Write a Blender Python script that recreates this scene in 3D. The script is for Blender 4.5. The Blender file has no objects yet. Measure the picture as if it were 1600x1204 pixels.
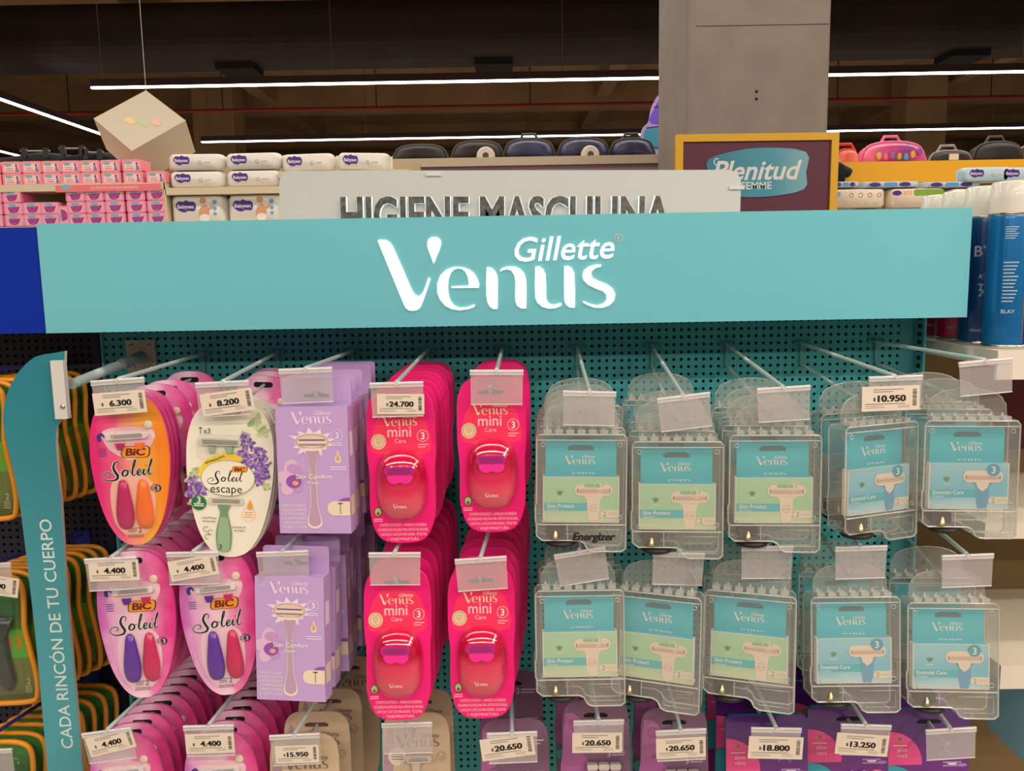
import bpy, math, random
from mathutils import Vector, Matrix, Euler
random.seed(7)
S = bpy.context.scene
COL = S.collection
R_ = math.radians

# ------------------------------------------------------------------ camera
F = 1300.0
CAM = Vector((0.0, -1.3225, 1.55))
ROT = (Matrix.Rotation(R_(90-7.5), 3, 'X') @ Matrix.Rotation(R_(-1.0), 3, 'Z'))
cd = bpy.data.cameras.new('camera'); cd.sensor_width = 36; cd.lens = F*36/1600
cd.clip_start = .02; cd.clip_end = 200
cam = bpy.data.objects.new('camera', cd); COL.objects.link(cam)
cam.location = CAM; cam.rotation_euler = ROT.to_euler()
S.camera = cam

def W(px, py, Y):
    """the point of the plane y = Y that the photograph shows at a pixel"""
    d = ROT @ Vector(((px-800)/F, -(py-602)/F, -1))
    return CAM + d*((Y-CAM.y)/d.y)
def MPP(Y):
    return (Y-CAM.y)/F

# ------------------------------------------------------------------ exposure, world, lamps
S.view_settings.view_transform = 'Standard'
S.view_settings.look = 'None'
S.view_settings.exposure = 0.36
S.view_settings.gamma = 1.0
S.view_settings.use_curve_mapping = False
S.cycles.transparent_max_bounces = 32
S.cycles.max_bounces = 7
wd = bpy.data.worlds.new('world'); S.world = wd; wd.use_nodes = True
wd.node_tree.nodes['Background'].inputs[0].default_value = (1.0, .86, .70, 1)
wd.node_tree.nodes['Background'].inputs[1].default_value = .16

def area(name, loc, sx, sy, power, color=(1, .86, .70), rot=(0, 0, 0)):
    l = bpy.data.lights.new(name, 'AREA'); l.shape = 'RECTANGLE'; l.size = sx; l.size_y = sy
    l.energy = power; l.color = color
    o = bpy.data.objects.new(name, l); COL.objects.link(o); o.location = loc; o.rotation_euler = rot
    return o
# linear lamps hung in rows over the aisles, as the rows in view, plus an added side row
WARM = (1, .89, .77)
area('aisle_lamp_front', (0, -2.9, 3.3), 9, .12, 100, WARM)
area('aisle_lamp_rear', (0, -4.7, 3.3), 9, .12, 130, WARM)
area('aisle_lamp_over', (0, -1.15, 3.5), 9, .12, 50, WARM)
area('aisle_lamp_behind', (0, 1.15, 3.5), 9, .12, 78, WARM)
area('aisle_lamp_far', (0, 3.3, 3.55), 10, .12, 110, WARM)
area('extra_lamp_side', (2.6, -2.6, 3.2), .12, 4, 70, WARM)  # unseen row, added to brighten the right side of the board
area('lamp_line_left', (-5.35, 6.3, 3.48), .03, 7.8, 170, WARM)
area('lamp_line_upper', (2.6, 7.2, 3.52), 13, .03, 260, WARM)
area('lamp_line_lower', (4.5, 10.9, 3.48), 17, .03, 260, WARM)

# ------------------------------------------------------------------ materials
def lin(c):
    c /= 255.0
    return c/12.92 if c <= .04045 else ((c+.055)/1.055)**2.4
def C4(rgb, k=1.0):
    return (min(.93, lin(rgb[0])*k), min(.93, lin(rgb[1])*k), min(.93, lin(rgb[2])*k), 1)
MATS = {}
def P(name, rgb, rough=.5, metal=0, spec=.4, coat=0, emit=0, trans=0):
    if name in MATS: return MATS[name]
    m = bpy.data.materials.new(name); m.use_nodes = True
    b = m.node_tree.nodes['Principled BSDF']
    b.inputs['Base Color'].default_value = C4(rgb)
    b.inputs['Roughness'].default_value = rough
    b.inputs['Metallic'].default_value = metal
    b.inputs['Specular IOR Level'].default_value = spec
    b.inputs['Coat Weight'].default_value = coat
    b.inputs['Coat Roughness'].default_value = .08
    if emit:
        b.inputs['Emission Color'].default_value = C4(rgb)
        b.inputs['Emission Strength'].default_value = emit
    MATS[name] = m
    return m
def clear(name, tint=(1, 1, 1), haze=.06, hazecol=(.8, .8, .78), gloss=.05, edge=.35, rough=.12):
    """thin clear plastic: see-through, a little milky, shinier at grazing angles"""
    if name in MATS: return MATS[name]
    m = bpy.data.materials.new(name); m.use_nodes = True
    nt = m.node_tree; nt.nodes.clear(); N = nt.nodes.new; L = nt.links.new
    out = N('ShaderNodeOutputMaterial'); t = N('ShaderNodeBsdfTransparent'); g = N('ShaderNodeBsdfGlossy'); d = N('ShaderNodeBsdfDiffuse')
    t.inputs[0].default_value = (*tint, 1); g.inputs['Roughness'].default_value = rough; d.inputs[0].default_value = (*hazecol, 1)
    m1 = N('ShaderNodeMixShader'); m1.inputs[0].default_value = haze
    L(t.outputs[0], m1.inputs[1]); L(d.outputs[0], m1.inputs[2])
    lw = N('ShaderNodeLayerWeight'); lw.inputs[0].default_value = .25
    mr = N('ShaderNodeMapRange'); mr.inputs['To Min'].default_value = gloss; mr.inputs['To Max'].default_value = edge
    L(lw.outputs['Facing'], mr.inputs['Value'])
    m2 = N('ShaderNodeMixShader'); L(mr.outputs[0], m2.inputs[0]); L(m1.outputs[0], m2.inputs[1]); L(g.outputs[0], m2.inputs[2])
    L(m2.outputs[0], out.inputs[0])
    MATS[name] = m
    return m
def grad(name, stops, axis=0, lo=-.05, hi=.05, noise=.0, nscale=40, rough=.35, coat=.3, interp='EASE'):
    """colour, mostly printed, that runs along an axis of the object itself"""
    if name in MATS: return MATS[name]
    m = bpy.data.materials.new(name); m.use_nodes = True
    nt = m.node_tree; N = nt.nodes.new; L = nt.links.new; b = nt.nodes['Principled BSDF']
    tc = N('ShaderNodeTexCoord'); sp = N('ShaderNodeSeparateXYZ'); L(tc.outputs['Object'], sp.inputs[0])
    mr = N('ShaderNodeMapRange'); mr.inputs['From Min'].default_value = lo; mr.inputs['From Max'].default_value = hi
    L(sp.outputs[axis], mr.inputs['Value'])
    nz = N('ShaderNodeTexNoise'); nz.inputs['Scale'].default_value = nscale; L(tc.outputs['Object'], nz.inputs['Vector'])
    ma = N('ShaderNodeMath'); ma.operation = 'MULTIPLY_ADD'; ma.inputs[1].default_value = noise; L(nz.outputs['Fac'], ma.inputs[0])
    sb = N('ShaderNodeMath'); sb.operation = 'SUBTRACT'; sb.inputs[1].default_value = noise*.5
    L(mr.outputs[0], ma.inputs[2]); L(ma.outputs[0], sb.inputs[0])
    cr = N('ShaderNodeValToRGB'); cr.color_ramp.interpolation = interp
    el = cr.color_ramp.elements
    while len(el) > 1: el.remove(el[-1])
    for i, (p, c) in enumerate(stops):
        e = el[0] if i == 0 else el.new(p)
        e.position = p; e.color = C4(c)
    L(sb.outputs[0], cr.inputs[0]); L(cr.outputs[0], b.inputs['Base Color'])
    b.inputs['Roughness'].default_value = rough; b.inputs['Coat Weight'].default_value = coat
    MATS[name] = m
    return m
def speck(name, a, b2, scale=30, rough=.6, lo=.35, hi=.65, metal=0, bump=0, detail=2):
    """two mottled tones"""
    if name in MATS: return MATS[name]
    m = bpy.data.materials.new(name); m.use_nodes = True
    nt = m.node_tree; N = nt.nodes.new; L = nt.links.new; b = nt.nodes['Principled BSDF']
    tc = N('ShaderNodeTexCoord'); nz = N('ShaderNodeTexNoise'); nz.inputs['Scale'].default_value = scale; nz.inputs['Detail'].default_value = detail
    L(tc.outputs['Object'], nz.inputs['Vector'])
    cr = N('ShaderNodeValToRGB'); cr.color_ramp.elements[0].position = lo; cr.color_ramp.elements[1].position = hi
    cr.color_ramp.elements[0].color = C4(a); cr.color_ramp.elements[1].color = C4(b2)
    L(nz.outputs['Fac'], cr.inputs[0]); L(cr.outputs[0], b.inputs['Base Color'])
    b.inputs['Roughness'].default_value = rough; b.inputs['Metallic'].default_value = metal
    if bump:
        bp = N('ShaderNodeBump'); bp.inputs['Strength'].default_value = bump; bp.inputs['Distance'].default_value = .01
        L(nz.outputs['Fac'], bp.inputs['Height']); L(bp.outputs[0], b.inputs['Normal'])
    MATS[name] = m
    return m

WHITE = P('white_print', (236, 232, 226), .45)
CREAM = P('cream_print', (226, 214, 190), .5)
BLACK = P('black_print', (22, 20, 22), .5)
DGREY = P('dark_grey_print', (72, 68, 66), .6)
STEEL = P('brushed_steel', (190, 190, 188), .3, 1)

# ------------------------------------------------------------------ outlines
def rrect(x0, x1, z0, z1, r, n=4):
    p = []
    for cx, cz, a0 in ((x1-r, z1-r, 0), (x0+r, z1-r, 90), (x0+r, z0+r, 180), (x1-r, z0+r, 270)):
        for k in range(n+1):
            a = R_(a0+90*k/n); p.append((cx+r*math.cos(a), cz+r*math.sin(a)))
    return p
def ell(cx, cz, rx, rz=None, n=20, a0=0, a1=360):
    rz = rx if rz is None else rz
    full = abs(a1-a0) >= 360
    k = n if full else n+1
    return [(cx+rx*math.cos(R_(a0+(a1-a0)*i/n)), cz+rz*math.sin(R_(a0+(a1-a0)*i/n))) for i in range(k)]
def cat(pts, n=4, closed=True):
    out = []; N = len(pts)
    rng = range(N) if closed else range(N-1)
    for i in rng:
        g = (lambda j: pts[j % N]) if closed else (lambda j: pts[max(0, min(N-1, j))])
        p0, p1, p2, p3 = g(i-1), g(i), g(i+1), g(i+2)
        for k in range(n):
            t = k/n
            out.append(tuple(.5*((2*b)+(c-a)*t+(2*a-5*b+4*c-d)*t*t+(-a+3*b-3*c+d)*t**3) for a, b, c, d in zip(p0, p1, p2, p3)))
    if not closed: out.append(pts[-1])
    return out
def mir(half):
    """right half of an outline from top to bottom -> whole outline"""
    return half + [(-x, z) for x, z in reversed(half) if abs(x) > 1e-6]
def scale2(pts, s, cx=None, cz=None, sz=None):
    if cx is None:
        cx = sum(p[0] for p in pts)/len(pts); cz = sum(p[1] for p in pts)/len(pts)
    sz = s if sz is None else sz
    return [(cx+(x-cx)*s, cz+(z-cz)*sz) for x, z in pts]
def rot2(pts, deg, cx=0, cz=0):
    c, s = math.cos(R_(deg)), math.sin(R_(deg))
    return [(cx+(x-cx)*c-(z-cz)*s, cz+(x-cx)*s+(z-cz)*c) for x, z in pts]
def area2(p):
    return sum(p[i-1][0]*p[i][1]-p[i][0]*p[i-1][1] for i in range(len(p)))

TXT = {}
def text_geo(body, bold):
    k = (body, bold)
    if k not in TXT:
        c = bpy.data.curves.new('lettering', 'FONT'); c.body = body; c.size = 1; c.offset = bold; c.resolution_u = 3
        o = bpy.data.objects.new('lettering', c); COL.objects.link(o)
        dg = bpy.context.evaluated_depsgraph_get(); dg.update()
        me = bpy.data.meshes.new_from_object(o.evaluated_get(dg))
        v = [(q.co.x, q.co.y) for q in me.vertices]; f = [tuple(p.vertices) for p in me.polygons]
        bpy.data.objects.remove(o); bpy.data.curves.remove(c); bpy.data.meshes.remove(me)
        xs = [q[0] for q in v] or [0]
        TXT[k] = (v, f, min(xs), max(xs))
    return TXT[k]

LAY = .00016
class MB:
    """collects faces with materials, becomes one mesh object"""
    def __init__(s, yf=0.0):
        s.v = []; s.f = []; s.m = []; s.sm = []; s.mats = []; s.yf = yf; s.q = 0
    def mi(s, m):
        if m not in s.mats: s.mats.append(m)
        return s.mats.index(m)
    def add(s, v, f, m, smooth=False):
        b = len(s.v); s.v += [tuple(q) for q in v]; k = s.mi(m)
        for q in f:
            s.f.append([b+i for i in q]); s.m.append(k); s.sm.append(smooth)
    def box(s, x0, x1, y0, y1, z0, z1, m, rot=None, piv=None):
        v = [(x, y, z) for x in (x0, x1) for y in (y0, y1) for z in (z0, z1)]
        if rot is not None:
            piv = Vector(piv or ((x0+x1)/2, (y0+y1)/2, (z0+z1)/2)); v = [piv+rot@(Vector(q)-piv) for q in v]
        s.add(v, [(0, 1, 3, 2), (4, 6, 7, 5), (0, 4, 5, 1), (2, 3, 7, 6), (0, 2, 6, 4), (1, 5, 7, 3)], m)
    def slab(s, pts, y0, y1, m, sm=None, smooth=False, back=True):
        """outline in the x-z plane extruded from y0 (front) to y1"""
        n = len(pts)
        if area2(pts) < 0: pts = pts[::-1]
        v = [(x, y0, z) for x, z in pts]+[(x, y1, z) for x, z in pts]
        s.add(v[:n], [tuple(range(n))], m)
        if back: s.add(v[n:], [tuple(reversed(range(n)))], m)
        s.add(v, [(i, i+n, (i+1) % n+n, (i+1) % n) for i in range(n)], sm or m, smooth)
    def dome(s, pts, y, h, m, rings=4, base=.0, flat=.0, sm=None):
        """outline in the x-z plane swelling towards the viewer by h"""
        if area2(pts) < 0: pts = pts[::-1]
        n = len(pts); cx = sum(p[0] for p in pts)/n; cz = sum(p[1] for p in pts)/n
        v = []; f = []
        for k in range(rings):
            a = math.pi/2*k/rings; q = flat+(1-flat)*math.cos(a)
            v += [(cx+(x-cx)*q, y-h*math.sin(a), cz+(z-cz)*q) for x, z in pts]
        for k in range(rings-1):
            f += [(k*n+i, (k+1)*n+i, (k+1)*n+(i+1) % n, k*n+(i+1) % n)[::-1] for i in range(n)]
        if flat > 0:
            v += [(cx+(x-cx)*flat, y-h, cz+(z-cz)*flat) for x, z in pts]; k = rings-1
            f += [(k*n+i, (k+1)*n+i, (k+1)*n+(i+1) % n, k*n+(i+1) % n)[::-1] for i in range(n)]
            f.append(tuple(range(rings*n, rings*n+n)))
        else:
            v.append((cx, y-h, cz)); t = len(v)-1; k = rings-1
            f += [(k*n+i, k*n+(i+1) % n, t) for i in range(n)]
        s.add(v, f, m, True)
    def pillow(s, pts, y, hf, hb, m, rings=4, flat=.0):
        s.dome(pts, y, hf, m, rings, flat=flat); s.dome(pts, y, -hb, m, rings, flat=flat)
    def tube(s, pts, r, m, n=8, closed=False):
        pts = [Vector(p) for p in pts]; N = len(pts); rr = r if hasattr(r, '__len__') else [r]*N
        v = []; f = []; up = None
        for i, p in enumerate(pts):
            if closed: d = pts[(i+1) % N]-pts[i-1]
            else: d = pts[min(i+1, N-1)]-pts[max(i-1, 0)]
            d.normalize()
            if up is None: up = d.orthogonal().normalized()
            up = (up-d*up.dot(d)).normalized(); w = d.cross(up)
            v += [p+(up*math.cos(2*math.pi*k/n)+w*math.sin(2*math.pi*k/n))*rr[i] for k in range(n)]
        for i in range(N if closed else N-1):
            j = (i+1) % N
            f += [(i*n+k, i*n+(k+1) % n, j*n+(k+1) % n, j*n+k) for k in range(n)]
        s.add(v, f, m, True)
        if not closed:
            s.add(v[:n], [tuple(reversed(range(n)))], m); s.add(v[-n:], [tuple(range(n))], m)
    def lathe(s, prof, c, m, n=24):
        """profile of (radius, z) round a vertical axis through c"""
        v = [(c[0]+r*math.cos(2*math.pi*k/n), c[1]+r*math.sin(2*math.pi*k/n), c[2]+z) for r, z in prof for k in range(n)]
        f = [(i*n+k, i*n+(k+1) % n, (i+1)*n+(k+1) % n, (i+1)*n+k) for i in range(len(prof)-1) for k in range(n)]
        s.add(v, f, m, True)
    # ---- print on the front face, layer by layer
    def d(s, pts, m, layer=1):
        if area2(pts) < 0: pts = pts[::-1]
        y = s.lay(layer)
        s.add([(x, y, z) for x, z in pts], [tuple(range(len(pts)))], m)
    def lay(s, layer):
        s.q += 1; return s.yf-layer*LAY-s.q*3e-6
    def rect(s, x0, x1, z0, z1, m, layer=1):
        s.d([(x0, z0), (x1, z0), (x1, z1), (x0, z1)], m, layer)
    def ring(s, cx, cz, r, w, m, layer=1, rz=None, n=20, a0=0, a1=360):
        rz = r if rz is None else rz
        o = ell(cx, cz, r, rz, n, a0, a1); i = ell(cx, cz, r-w, rz-w, n, a0, a1); k = len(o); y = s.lay(layer)
        full = abs(a1-a0) >= 360
        s.add([(x, y, z) for x, z in o+i], [(q, (q+1) % k, (q+1) % k+k, q+k) for q in range(k if full else k-1)], m)
    def stroke(s, pts, w, m, layer=1, n=4):
        """pen line; points (x, z) or (x, z, width)"""
        q = cat([(p[0], p[1], p[2] if len(p) > 2 else w) for p in pts], n, False) if n > 1 else [(p[0], p[1], p[2] if len(p) > 2 else w) for p in pts]
        y = s.lay(layer); v = []
        for i, p in enumerate(q):
            a, b = q[max(0, i-1)], q[min(len(q)-1, i+1)]
            dx, dz = b[0]-a[0], b[1]-a[1]; l = math.hypot(dx, dz) or 1
            h = max(p[2], 1e-5)/2
            v += [(p[0]-dz/l*h, y, p[1]+dx/l*h), (p[0]+dz/l*h, y, p[1]-dx/l*h)]
        s.add(v, [(2*i, 2*i+1, 2*i+3, 2*i+2) for i in range(len(q)-1)], m)
    def text(s, body, x, z, m, cap=None, w=None, bold=.0, shear=0, xs=1, layer=2, align='c', rot=0, maxw=None, fat=0):
        """lettering whose capitals are cap high (or w wide), centred at x, on the middle line z"""
        v, f, a, b = text_geo(body, bold)
        k = (cap/.69) if cap else w/(b-a)/xs
        if maxw and (b-a)*k*xs > maxw: xs = maxw/((b-a)*k)
        ox = {'c': (a+b)/2, 'l': a, 'r': b}[align]
        cr, sr = math.cos(R_(rot)), math.sin(R_(rot))
        for df in ((-fat, 0, fat) if fat else (0,)):
            y = s.lay(layer); o = []
            for q in v:
                u = ((q[0]-ox)*xs+(q[1]-.345)*shear+df)*k; t = (q[1]-.345)*k
                o.append((x+u*cr-t*sr, y, z+u*sr+t*cr))
            s.add(o, f, m)
    def venus(s, x, z, w, m, layer=2, gill=True, gm=None):
        """the wordmark, w wide, centred at x, z; the small maker's name sits above its right half"""
        for p in VENUS: s.d([(x+a*w, z+b*w) for a, b in p], m, layer)
        if gill: s.text('Gillette', x+.286*w, z+.175*w, gm or m, w=.42*w, bold=.012, shear=.2, layer=layer)
    def build(s, name, parent=None, loc=None, **props):
        me = bpy.data.meshes.new(name); me.from_pydata(s.v, [], s.f)
        for m in s.mats: me.materials.append(m)
        me.polygons.foreach_set('material_index', s.m); me.polygons.foreach_set('use_smooth', s.sm)
        me.update()
        o = bpy.data.objects.new(name, me); COL.objects.link(o)
        if parent: o.parent = parent
        if loc is not None: o.location = loc
        for k, v in props.items(): o[k] = v
        return o

_V = [
 [(108,165),(118,157),(150,158),(172,168),(190,190),(215,245),(258,343),(300,440),(315,462),(335,472),(352,460),(366,435),(386,375),(393,367),(401,372),(399,385),(372,465),(350,525),(338,542),(320,551),(300,553),(280,550),(262,535),(250,510)],
 [(418,291),(400,243),(388,212),(383,190),(384,170),(392,153),(406,144),(422,142),(440,145),(454,155),(461,172),(459,192),(450,218),(436,250),(424,283)],
 [(517,417),(612,413),(614,400),(608,365),(596,338),(578,322),(555,317),(532,324),(514,342),(502,375),(498,420),(502,465),(514,500),(535,524),(562,534),(595,533),(625,526),(645,517),(650,522),(640,533),(610,544),(565,550),(520,544),(482,524),(453,490),(438,450),(438,400),(455,355),(490,323),(530,309),(575,309),(615,322),(645,345),(665,380),(673,410),(668,425),(520,427)],
 [(712,312),(730,310),(752,322),(768,345),(775,370),(775,455),(773,542),(750,543),(730,530),(717,505),(711,470),(710,390)],
 [(785,330),(800,315),(830,306),(870,306),(900,320),(922,345),(932,380),(934,440),(932,540),(905,540),(882,525),(872,500),(870,470),(872,390),(866,355),(850,330),(828,322),(800,328),(790,335)],
 [(982,308),(1005,305),(1028,322),(1040,350),(1043,415),(1043,480),(1052,505),(1070,517),(1095,517),(1120,509),(1130,513),(1125,525),(1095,538),(1055,541),(1020,530),(995,508),(982,480),(980,400)],
 [(1143,305),(1165,302),(1188,318),(1200,345),(1203,440),(1202,535),(1175,535),(1155,522),(1144,495),(1142,400)],
 [(1350,301),(1345,308),(1320,315),(1298,330),(1292,350),(1302,370),(1330,385),(1380,405),(1412,428),(1427,460),(1420,495),(1395,522),(1355,537),(1310,535),(1270,520),(1245,505),(1252,499),(1290,515),(1330,522),(1360,512),(1378,490),(1378,465),(1360,445),(1320,430),(1275,408),(1250,382),(1243,355),(1252,328),(1280,306),(1315,296),(1345,295)],
]
VENUS = [[((x-768)/1320, (430-y)/1320) for x, y in p] for p in _V]

# ------------------------------------------------------------------ things
def tag(o, label=None, cat_=None, group=None, kind=None):
    if label: o['label'] = label
    if cat_: o['category'] = cat_
    if group: o['group'] = group
    if kind: o['kind'] = kind
    return o
def thing(name, label, cat_, loc=(0, 0, 0), rot=(0, 0, 0), group=None):
    o = bpy.data.objects.new(name, None); COL.objects.link(o); o.empty_display_size = .02
    o.location = loc; o.rotation_euler = rot
    return tag(o, label, cat_, group)
def struct(mb, name):
    return tag(mb.build(name), kind='structure')
def dup(o, loc, rot=(0, 0, 0), label=None, group=None, scale=None):
    r = o.copy(); COL.objects.link(r); r.location = loc; r.rotation_euler = rot
    if label: r['label'] = label
    if group: r['group'] = group
    if scale: r.scale = scale
    for ch in o.children:
        c = ch.copy(); COL.objects.link(c); c.parent = r
        for g in ch.children:
            e = g.copy(); COL.objects.link(e); e.parent = c
    return r
PROTO = {}
def put(kind, loc, rot, label, group=None):
    """first use moves the built thing itself, later ones copy it with its parts"""
    p = PROTO[kind]
    if not p.get('placed'):
        p['placed'] = 1; o = p['o']; o.location = loc; o.rotation_euler = rot
        if label: o['label'] = label
        if group: o['group'] = group
        return o
    return dup(p['o'], loc, rot, label, group)
ORD = 'first second third fourth fifth sixth seventh eighth ninth tenth eleventh twelfth thirteenth fourteenth'.split()

# ------------------------------------------------------------------ building shell
BROWN = speck('brown_concrete', (150, 120, 84), (166, 134, 96), 1.5, .9)
DUCT = speck('dark_duct', (42, 33, 27), (52, 41, 33), 2, .7)
b = MB(); b.box(-25, 25, -9, 30, -.1, 0, speck('floor_tile', (150, 140, 128), (165, 155, 142), 3, .4)); struct(b, 'floor')
b = MB(); b.box(-25, 25, -9, 30, 5.0, 5.15, BROWN); struct(b, 'ceiling')
b = MB(); b.box(-25, 25, 26, 26.2, 0, 5.0, BROWN); struct(b, 'wall_back')
for s_, x in (('left', -25.2), ('right', 25.0)):
    b = MB(); b.box(x, x+.2, -9, 26, 0, 5.0, BROWN); struct(b, 'wall_'+s_)
for i, y in enumerate((6.2, 10.2, 14.2, 18.2, 22.2)):
    b = MB(); b.box(-25, 25, y, y+.4, 4.55, 5.0, BROWN); struct(b, 'ceiling_beam')
for x in (-9.5, -4.4, 1.6, 7.6, 13):
    b = MB(); b.box(x, x+.25, -2, 26, 4.72, 5.0, BROWN); struct(b, 'ceiling_beam')
b = MB(); b.slab([(x, z) for x, z in rrect(8.0, 8.8, 3.93, 4.55, .2, 5)], -24.9, 24.9, DUCT, smooth=False)
b.v = [(y, x, z) for x, y, z in b.v]
for x in (-3.2, -.35, 4.9):
    b.box(x, x+.42, 8.2, 8.6, 3.86, 3.94, P('duct_grille', (18, 15, 13), .8))
tag(b.build('air_duct'), 'wide dark air duct running across under the brown ceiling', 'duct')
b = MB()
for x in (-25, 25): pass
b.tube([(-24.9, 9.9, 3.75), (24.9, 9.9, 3.75)], .022, P('red_pipe', (150, 40, 30), .5), 8)
for x in range(-8, 9, 2): b.tube([(x+.3, 9.9, 3.75), (x+.3, 9.9, 4.99)], .008, DUCT, 5)
tag(b.build('sprinkler_pipe'), 'thin red sprinkler pipe running across between the two long lamp lines', 'pipe')
# distant columns
for px0, px1, Y in ((302, 366, 13.2), (1415, 1478, 13.2)):
    p, q = W(px0, 200, Y), W(px1, 200, Y)
    b = MB(); b.box(p.x, q.x, Y, Y+.6, 0, 5, BROWN); struct(b, 'pillar')
# the near grey column
CONC = speck('painted_concrete', (124, 113, 104), (131, 120, 111), 9, .75, bump=.15)
p, q = W(1073, 100, 2.05), W(1297, 100, 2.05)
b = MB(); b.slab(rrect(p.x, q.x, 2.05, 2.68, .012, 2), 0, 5, CONC)
b.v = [(x, z, y) for x, y, z in b.v]; b.f = [f[::-1] for f in b.f]
for k, dz in ((0, 0), (1, .028)):
    c = W(1182, 143, 2.05); b.tube([(c.x, 2.049, c.z-dz), (c.x, 2.07, c.z-dz)], .006, P('drilled_hole', (30, 26, 24), .9), 8)
c = W(1100, 38, 2.05); b.box(c.x-.03, q.x-.01, 2.047, 2.052, c.z-.006, c.z+.002, CONC)
struct(b, 'column')

# ------------------------------------------------------------------ lamps in view
LED = P('led_diffuser', (255, 246, 255), .4, emit=9)
LEDCASE = P('lamp_housing', (70, 52, 50), .5)
def led_line(a, b_, label, hang=True):
    t = thing('linear_lamp', label, 'lamp', a, group='linear ceiling lamps')
    a, b_ = Vector(a), Vector(b_); d = (b_-a); l = d.length; u = d.normalized(); w = Vector((-u.y, u.x, 0))
    def bar(z0, z1, hw, m, name):
        mb = MB(); v = [q*l*u+s*hw*w+Vector((0, 0, z)) for q in (0, 1) for s in (-1, 1) for z in (z0, z1)]
        mb.add(v, [(0, 1, 3, 2), (4, 6, 7, 5), (0, 4, 5, 1), (2, 3, 7, 6), (0, 2, 6, 4), (1, 5, 7, 3)], m); mb.build(name, t)
    bar(.0, .07, .024, LEDCASE, 'housing'); bar(-.016, .0, .02, LED, 'diffuser')
    n = max(2, int(l/2.2))
    for k in range(n):
        mb = MB(); q = u*(l*(k+.05)/n); mb.tube([q+Vector((0, 0, .08)), q+Vector((0, 0, 5.0-a.z))], .004, STEEL, 5); mb.build('hanging_wire', t)
    return t
p = W(143, 136, 7.2); q = W(1032, 132, 7.2)
led_line((p.x, 7.2, p.z), (9.5, 7.2, p.z), 'upper long white lamp line running across under the ceiling')
p = W(315, 221, 10.9)
led_line((p.x, 10.9, p.z), (13.5, 10.9, p.z), 'lower long white lamp line running across further back')
led_line((-5.35, 2.4, 3.5), (-5.35, 10.2, 3.5), 'slanting white lamp line at the upper left, running away from the viewer')
led_line((-7.45, 9.3, 3.5), (-7.45, 12.4, 3.5), 'short glimpse of a lamp line at the far left edge above the pink packs')

# ------------------------------------------------------------------ the display stand
TEAL = P('teal_board', (70, 166, 170), .5, spec=.25)
TEALD = P('teal_steel', (84, 164, 172), .4)
NAVY = P('navy_board', (30, 30, 48), .5)
DARKIN = P('dark_inside', (16, 22, 26), .9)
HP = .0119                                                  # hole pitch of the perforated board
def pegboard(name, x0, x1, z0, z1, xh0, nx, zh0, nz, m, parent):
    """sheet with real round holes"""
    mb = MB(); v = []; f = []; r = .0026; K = 8
    for j in range(nz):
        for i in range(nx):
            cx, cz = xh0+i*HP, zh0-j*HP; h = HP/2; base = len(v)
            sq = [(h, 0), (h, h), (0, h), (-h, h), (-h, 0), (-h, -h), (0, -h), (h, -h)]
            v += [(cx+a, 0, cz+c) for a, c in sq]
            v += [(cx+r*math.cos(k*math.pi/4), 0, cz+r*math.sin(k*math.pi/4)) for k in range(K)]
            v += [(cx+r*math.cos(k*math.pi/4), .0012, cz+r*math.sin(k*math.pi/4)) for k in range(K)]
            for k in range(K):
                k2 = (k+1) % K
                f.append((base+k, base+k+8, base+k2+8, base+k2)); f.append((base+k+8, base+k+16, base+k2+16, base+k2+8))
    mb.add(v, f, m)
    X0, X1, Z1, Z0 = xh0-HP/2, xh0+(nx-.5)*HP, zh0+HP/2, zh0-(nz-.5)*HP
    for a, c, e, g in ((x0, X0, z0, z1), (X1, x1, z0, z1), (X0, X1, Z1, z1), (X0, X1, z0, Z0)):
        mb.add([(a, 0, e), (c, 0, e), (c, 0, g), (a, 0, g)], [(0, 1, 2, 3)], m)
    return mb.build(name, parent)
st = thing('display_stand', 'teal perforated-back display stand full of razor packs', 'display stand', (0, 0, 0))
pegboard('perforated_panel', -.648, .622, .10, 1.62, -.4905-13*HP, 107, 1.4965, 66, TEAL, st)
b = MB(); b.box(-.648, .622, .02, .03, .1, 1.62, DARKIN); b.build('backing_sheet', st)
b = MB(); b.box(.622, .645, 0, .04, 0, 1.62, TEALD); b.box(.6415, .645, -.032, 0, 0, 1.62, TEALD)
for k in range(70): b.box(.6410, .6416, -.024, -.012, .62+k*.0125, .627+k*.0125, P('slot', (14, 40, 42), .8))
b.build('upright', st)
b = MB(); b.box(-.652, -.648, -.004, .04, 0, 1.62, TEALD); b.build('edge_strip', st)
b = MB(); b.box(-.64, .64, -.30, .03, .0, .16, P('plinth_white', (215, 210, 205), .5)); b.build('base_plinth', st)
# dark blue neighbour on the left
nb = thing('navy_display_stand', 'dark navy perforated display stand at the left with orange-rimmed packs', 'display stand', (0, 0, 0))
pegboard('perforated_panel', -1.1, -.656, .10, 1.62, -.66-32*HP, 32, 1.4965, 66, NAVY, nb)
b = MB(); b.box(-1.1, -.656, .02, .03, .1, 1.62, DARKIN); b.build('backing_sheet', nb)
b = MB(); b.box(-1.1, -.66, -.30, .03, 0, .16, NAVY); b.build('base_plinth', nb)
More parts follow.
